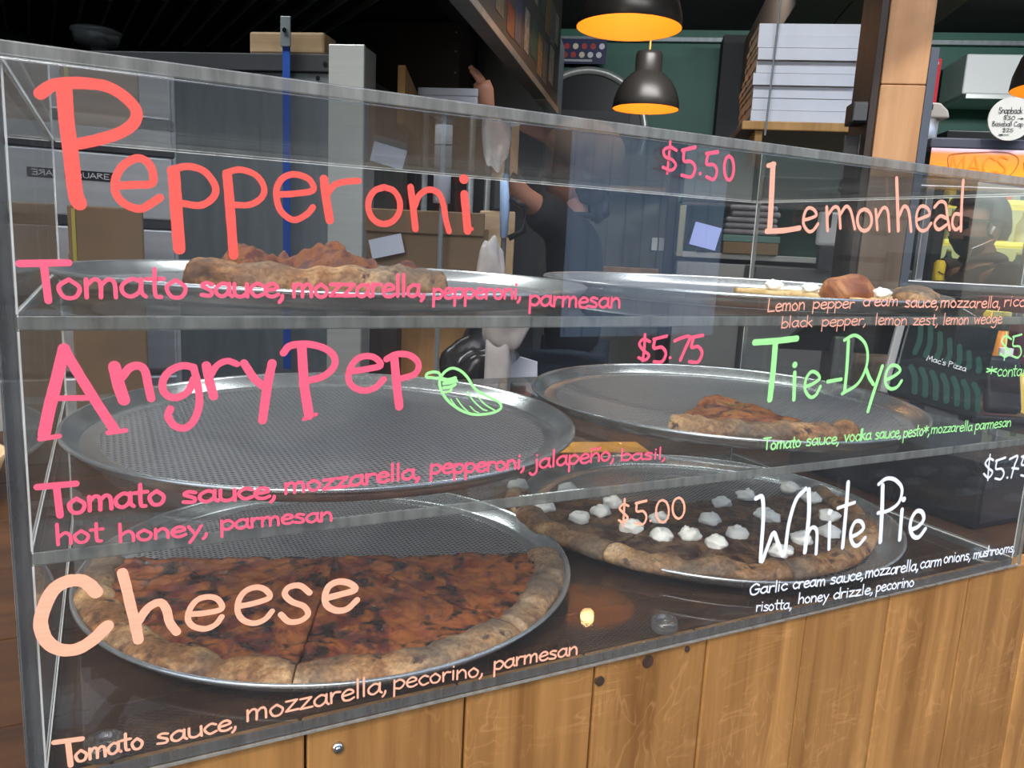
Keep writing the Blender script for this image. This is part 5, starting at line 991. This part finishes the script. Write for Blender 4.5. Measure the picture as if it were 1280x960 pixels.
def hand_geo(p, d, palm_n, s=1.0, curl=.6):
    """palm, four unequal bent fingers and a thumb leaving the side of the palm"""
    p, d, n = Vector(p), Vector(d).normalized(), Vector(palm_n).normalized(); sd = d.cross(n).normalized()
    def g(mb):
        mb.tube([p - d * .02 * s, p + d * .02 * s, p + d * .06 * s, p + d * .088 * s], [.024 * s, .030 * s, .036 * s, .030 * s], 12)
        for k, (o_, ln) in enumerate(((-.028, .066), (-.0095, .076), (.0095, .072), (.027, .056))):
            a = p + d * .080 * s + sd * o_ * s; pts = [a]
            dd = d.copy(); seg = ln * s / 3
            for q in range(3):
                dd = (dd + n * curl * .55).normalized(); pts.append(pts[-1] + dd * seg)
            mb.tube(pts, [.0095 * s, .0092 * s, .0085 * s, .0065 * s], 8)
        a = p + d * .025 * s - sd * .026 * s; mb.tube([a, a - sd * .024 * s + d * .018 * s + n * .008, a - sd * .034 * s + d * .045 * s + n * .018, a - sd * .034 * s + d * .062 * s + n * .024], [.013 * s, .012 * s, .0105 * s, .008 * s], 8)
    return g
def many(*gs):
    def g(mb):
        for q in gs: q(mb)
    return g
HID = ('pelvis', 'belly', 'chest', 'neckb', 'sR', 'sL', 'hR', 'hL')
def slim(Jx): return {k: (v[0], (tuple(c * .72 for c in v[1]) if isinstance(v[1], tuple) else v[1] * .72) if k in HID else v[1]) for k, v in Jx.items()}
# worker, facing left with the near arm raised to the white box
wk = rthing('person', 'worker in a black T-shirt and tan cap reaching up to the white box', 'person', -.245, 3.15)
hg, HR, HC = head_geo((-.045, -.02, 1.700), (-1, -.10, 0))
J = {'pelvis': ((0, 0, .98), (.13, .16)), 'belly': ((0, 0, 1.12), (.115, .15)), 'chest': ((.0, 0, 1.37), (.125, .17)), 'neckb': ((-.005, 0, 1.545), (.065, .075)), 'neck': ((-.02, -.005, 1.60), (.050, .052)), 'skull': ((-.035, -.015, 1.65), (.05, .05)),
     'sR': ((-.03, -.18, 1.50), .064), 'eR': ((-.20, -.35, 1.60), .044), 'wR': ((-.285, -.475, 1.855), .030),
     'sL': ((-.02, .18, 1.49), .064), 'eL': ((-.12, .26, 1.18), .046), 'wL': ((-.30, .16, 1.12), .030),
     'hR': ((0, -.09, .92), .095), 'kR': ((-.03, -.10, .50), .062), 'aR': ((.02, -.11, .09), .042), 'tR': ((-.13, -.12, .045), .038),
     'hL': ((0, .09, .92), .095), 'kL': ((-.02, .10, .50), .062), 'aL': ((.04, .11, .09), .042), 'tL': ((-.11, .12, .045), .038)}
BN = [('pelvis', 'belly'), ('belly', 'chest'), ('chest', 'neckb'), ('neckb', 'neck'), ('neck', 'skull'), ('chest', 'sR'), ('sR', 'eR'), ('eR', 'wR'), ('chest', 'sL'), ('sL', 'eL'), ('eL', 'wL'),
      ('pelvis', 'hR'), ('hR', 'kR'), ('kR', 'aR'), ('aR', 'tR'), ('pelvis', 'hL'), ('hL', 'kL'), ('kL', 'aL'), ('aL', 'tL')]
skinned('body', slim(J), BN, M_skin, wk, many(hg, hand_geo((-.288, -.478, 1.860), (-.25, -.10, 1), (-1, .1, .1), .95, .5), hand_geo((-.305, .155, 1.118), (-1, -.25, -.1), (0, 0, -1), .95, .7)))
def clothes(Jx, Bx, grow, mat, parent, name, pick):
    JJ = {k: (v[0], tuple(c + grow for c in v[1]) if isinstance(v[1], tuple) else v[1] + grow) for k, v in Jx.items() if k in pick}
    return skinned(name, JJ, [b for b in Bx if b[0] in JJ and b[1] in JJ], mat, parent)
TS = dict(J); TS['seR'] = ((-.15, -.30, 1.565), .062); TS['seL'] = ((-.08, .23, 1.32), .060)
TB = [('pelvis', 'belly'), ('belly', 'chest'), ('chest', 'neckb'), ('neckb', 'col'), ('chest', 'sR'), ('sR', 'seR'), ('chest', 'sL'), ('sL', 'seL')]
TS['neckb'] = ((-.005, 0, 1.515), (.085, .11)); TS['col'] = ((-.010, 0, 1.565), (.046, .052))
clothes(TS, TB, .018, M_tee, wk, 'tshirt', ('pelvis', 'belly', 'chest', 'neckb', 'col', 'sR', 'seR', 'sL', 'seL'))
clothes(J, BN, .018, M_denim, wk, 'trousers', ('pelvis', 'hR', 'kR', 'aR', 'hL', 'kL', 'aL'))
for sy in (-1, 1): MB().box(-.20, .07, sy * .11 - .045, sy * .11 + .045, 0, .095, .03).done('shoe', M_black, wk, True)
mb = MB(); mb.blob((-.010, -.015, 1.80), (.135, .115, .105), 4, .10, 18, 4); mb.blob((.055, -.01, 1.765), (.105, .105, .115), 4, .12, 18, 6); mb.done('cap', M_tan, wk, True)
mb = MB(); mb.blob((.035, -.01, 1.66), (.070, .080, .080), 4, .2, 20, 8); mb.blob((.075, 0, 1.59), (.045, .045, .065), 4, .25, 20, 9); mb.done('hair', M_hair, wk, True)
# customer behind the steel frame
cs = rthing('person', 'bearded customer in dark sunglasses and a dark brown T-shirt with an earbud', 'person', 1.30, 3.30)
hg, HR, HC = head_geo((-.055, -.02, 1.575), (-1, -.35, 0), s=.98)
dz = -.075
J2 = {k: ((v[0][0], v[0][1], v[0][2] + (dz if v[0][2] > .95 else 0)), v[1]) for k, v in J.items()}
J2['sR'] = ((-.01, -.20, 1.42), .066); J2['eR'] = ((.03, -.27, 1.12), .046); J2['wR'] = ((-.12, -.28, .86), .030)
J2['eL'] = ((.02, .26, 1.12), .046); J2['wL'] = ((-.12, .25, .88), .030)
J2['neck'] = ((-.03, -.01, 1.50), (.050, .052)); J2['skull'] = ((-.05, -.015, 1.54), (.048, .048)); J2['pelvis'] = ((0, 0, .94), (.13, .16))
skinned('body', slim(J2), BN, M_skin2, cs, many(hg, hand_geo((-.125, -.282, .855), (-.6, 0, -1), (0, 1, 0), .95, .5), hand_geo((-.125, .25, .875), (-.6, 0, -1), (0, -1, 0), .95, .5)))
TS2 = dict(J2); TS2['seR'] = ((.01, -.235, 1.22), .064); TS2['seL'] = ((.0, .22, 1.21), .062); TS2['neckb'] = ((-.005, 0, 1.435), (.088, .115)); TS2['col'] = ((-.012, 0, 1.49), (.044, .050))
clothes(TS2, TB, .020, M_tee2, cs, 'tshirt', ('pelvis', 'belly', 'chest', 'neckb', 'col', 'sR', 'seR', 'sL', 'seL'))
clothes(J2, BN, .018, M_denim, cs, 'trousers', ('pelvis', 'hR', 'kR', 'aR', 'hL', 'kL', 'aL'))
for sy in (-1, 1): MB().box(-.20, .07, sy * .11 - .045, sy * .11 + .045, 0, .095, .03).done('shoe', M_black, cs, True)
R3 = HR.to_3x3()
def hp(x, y, z): return HC + R3 @ Vector((x, y, z))
def shell(name, mat, test, off, amp=0):
    bm = bmesh.new(); hg(type('o', (), {'bm': bm})())
    Ri = R3.transposed(); kill = []
    for v in bm.verts:
        q = Ri @ (v.co - HC)
        if not test(q): kill.append(v)
    bmesh.ops.delete(bm, geom=kill, context='VERTS')
    bm.normal_update()
    for v in bm.verts:
        q = Ri @ (v.co - HC); v.co = v.co + (v.co - HC).normalized() * (off + amp * nz(q.x * 90, q.y * 90, q.z * 90))
    mb = MB(); mb.bm.free(); mb.bm = bm; o = mb.done(name, mat, cs, True); s_ = o.modifiers.new('thick', 'SOLIDIFY'); s_.thickness = -off * 1.05
    return o
shell('hair', M_hair, lambda q: abs(q.y) < .079 and q.z > (.058 if q.x > .02 else .012 - (q.x < -.03) * .06) , .016, .006)
shell('beard', M_hair, lambda q: abs(q.y) < .079 and q.z < -.028 and q.x > -.012 and not (q.x > .08 and q.z > -.048) or (abs(q.y) < .079 and -.035 < q.z < .02 and -.015 < q.x < .012 and abs(q.y) > .06), .006, .004)
sgm = MB()
for sg in (-1, 1):
    sgm.tube([hp(.088, sg * .012, .020), hp(.090, sg * .030, .030), hp(.082, sg * .060, .026), hp(.081, sg * .060, -.010), hp(.090, sg * .030, -.018), hp(.091, sg * .012, -.004), hp(.088, sg * .012, .020)], .003, 8)
    sgm.quad(hp(.089, sg * .012, .020), hp(.091, sg * .032, .029), hp(.083, sg * .060, .025), hp(.082, sg * .060, -.009), hp(.091, sg * .030, -.017), hp(.092, sg * .012, -.004))
    sgm.tube([hp(.082, sg * .061, .018), hp(.03, sg * .080, .016), hp(-.02, sg * .083, .008)], .005, 8)
sgm.tube([hp(.090, -.012, .010), hp(.094, 0, .014), hp(.090, .012, .010)], .003, 8)
sgm.done('sunglasses', M_black, cs)
MB().tube([hp(-.004, .088, -.004), hp(.002, .090, -.012), hp(.006, .088, -.030)], [.006, .0055, .003], 8).done('earbud', M_white, cs, True)
MB().tube([hp(-.004, -.088, -.004), hp(.002, -.090, -.012), hp(.006, -.088, -.030)], [.006, .0055, .003], 8).done('earbud', M_white, cs, True)
for sg in (-1, 1):
    pass
mb = MB(); Jn = [(-.12, -.16, 1.43), (-.09, -.11, 1.49), (-.02, -.10, 1.525)]; mb.tube(Jn, .002, 6); mb.done('neck_chain', M_chrome, cs)
mb = MB(); c0 = Vector((-.165, -.085, 1.33)); mb.tube([(c0.x - .01 + .035 * math.cos(t) * .3, c0.y - .035 * math.cos(t), c0.z + .05 * math.sin(t)) for t in [PI * k / 12 for k in range(13)]], .003, 6); mb.done('shirt_print', simple('print_grey', (.16, .15, .14), .7), cs)
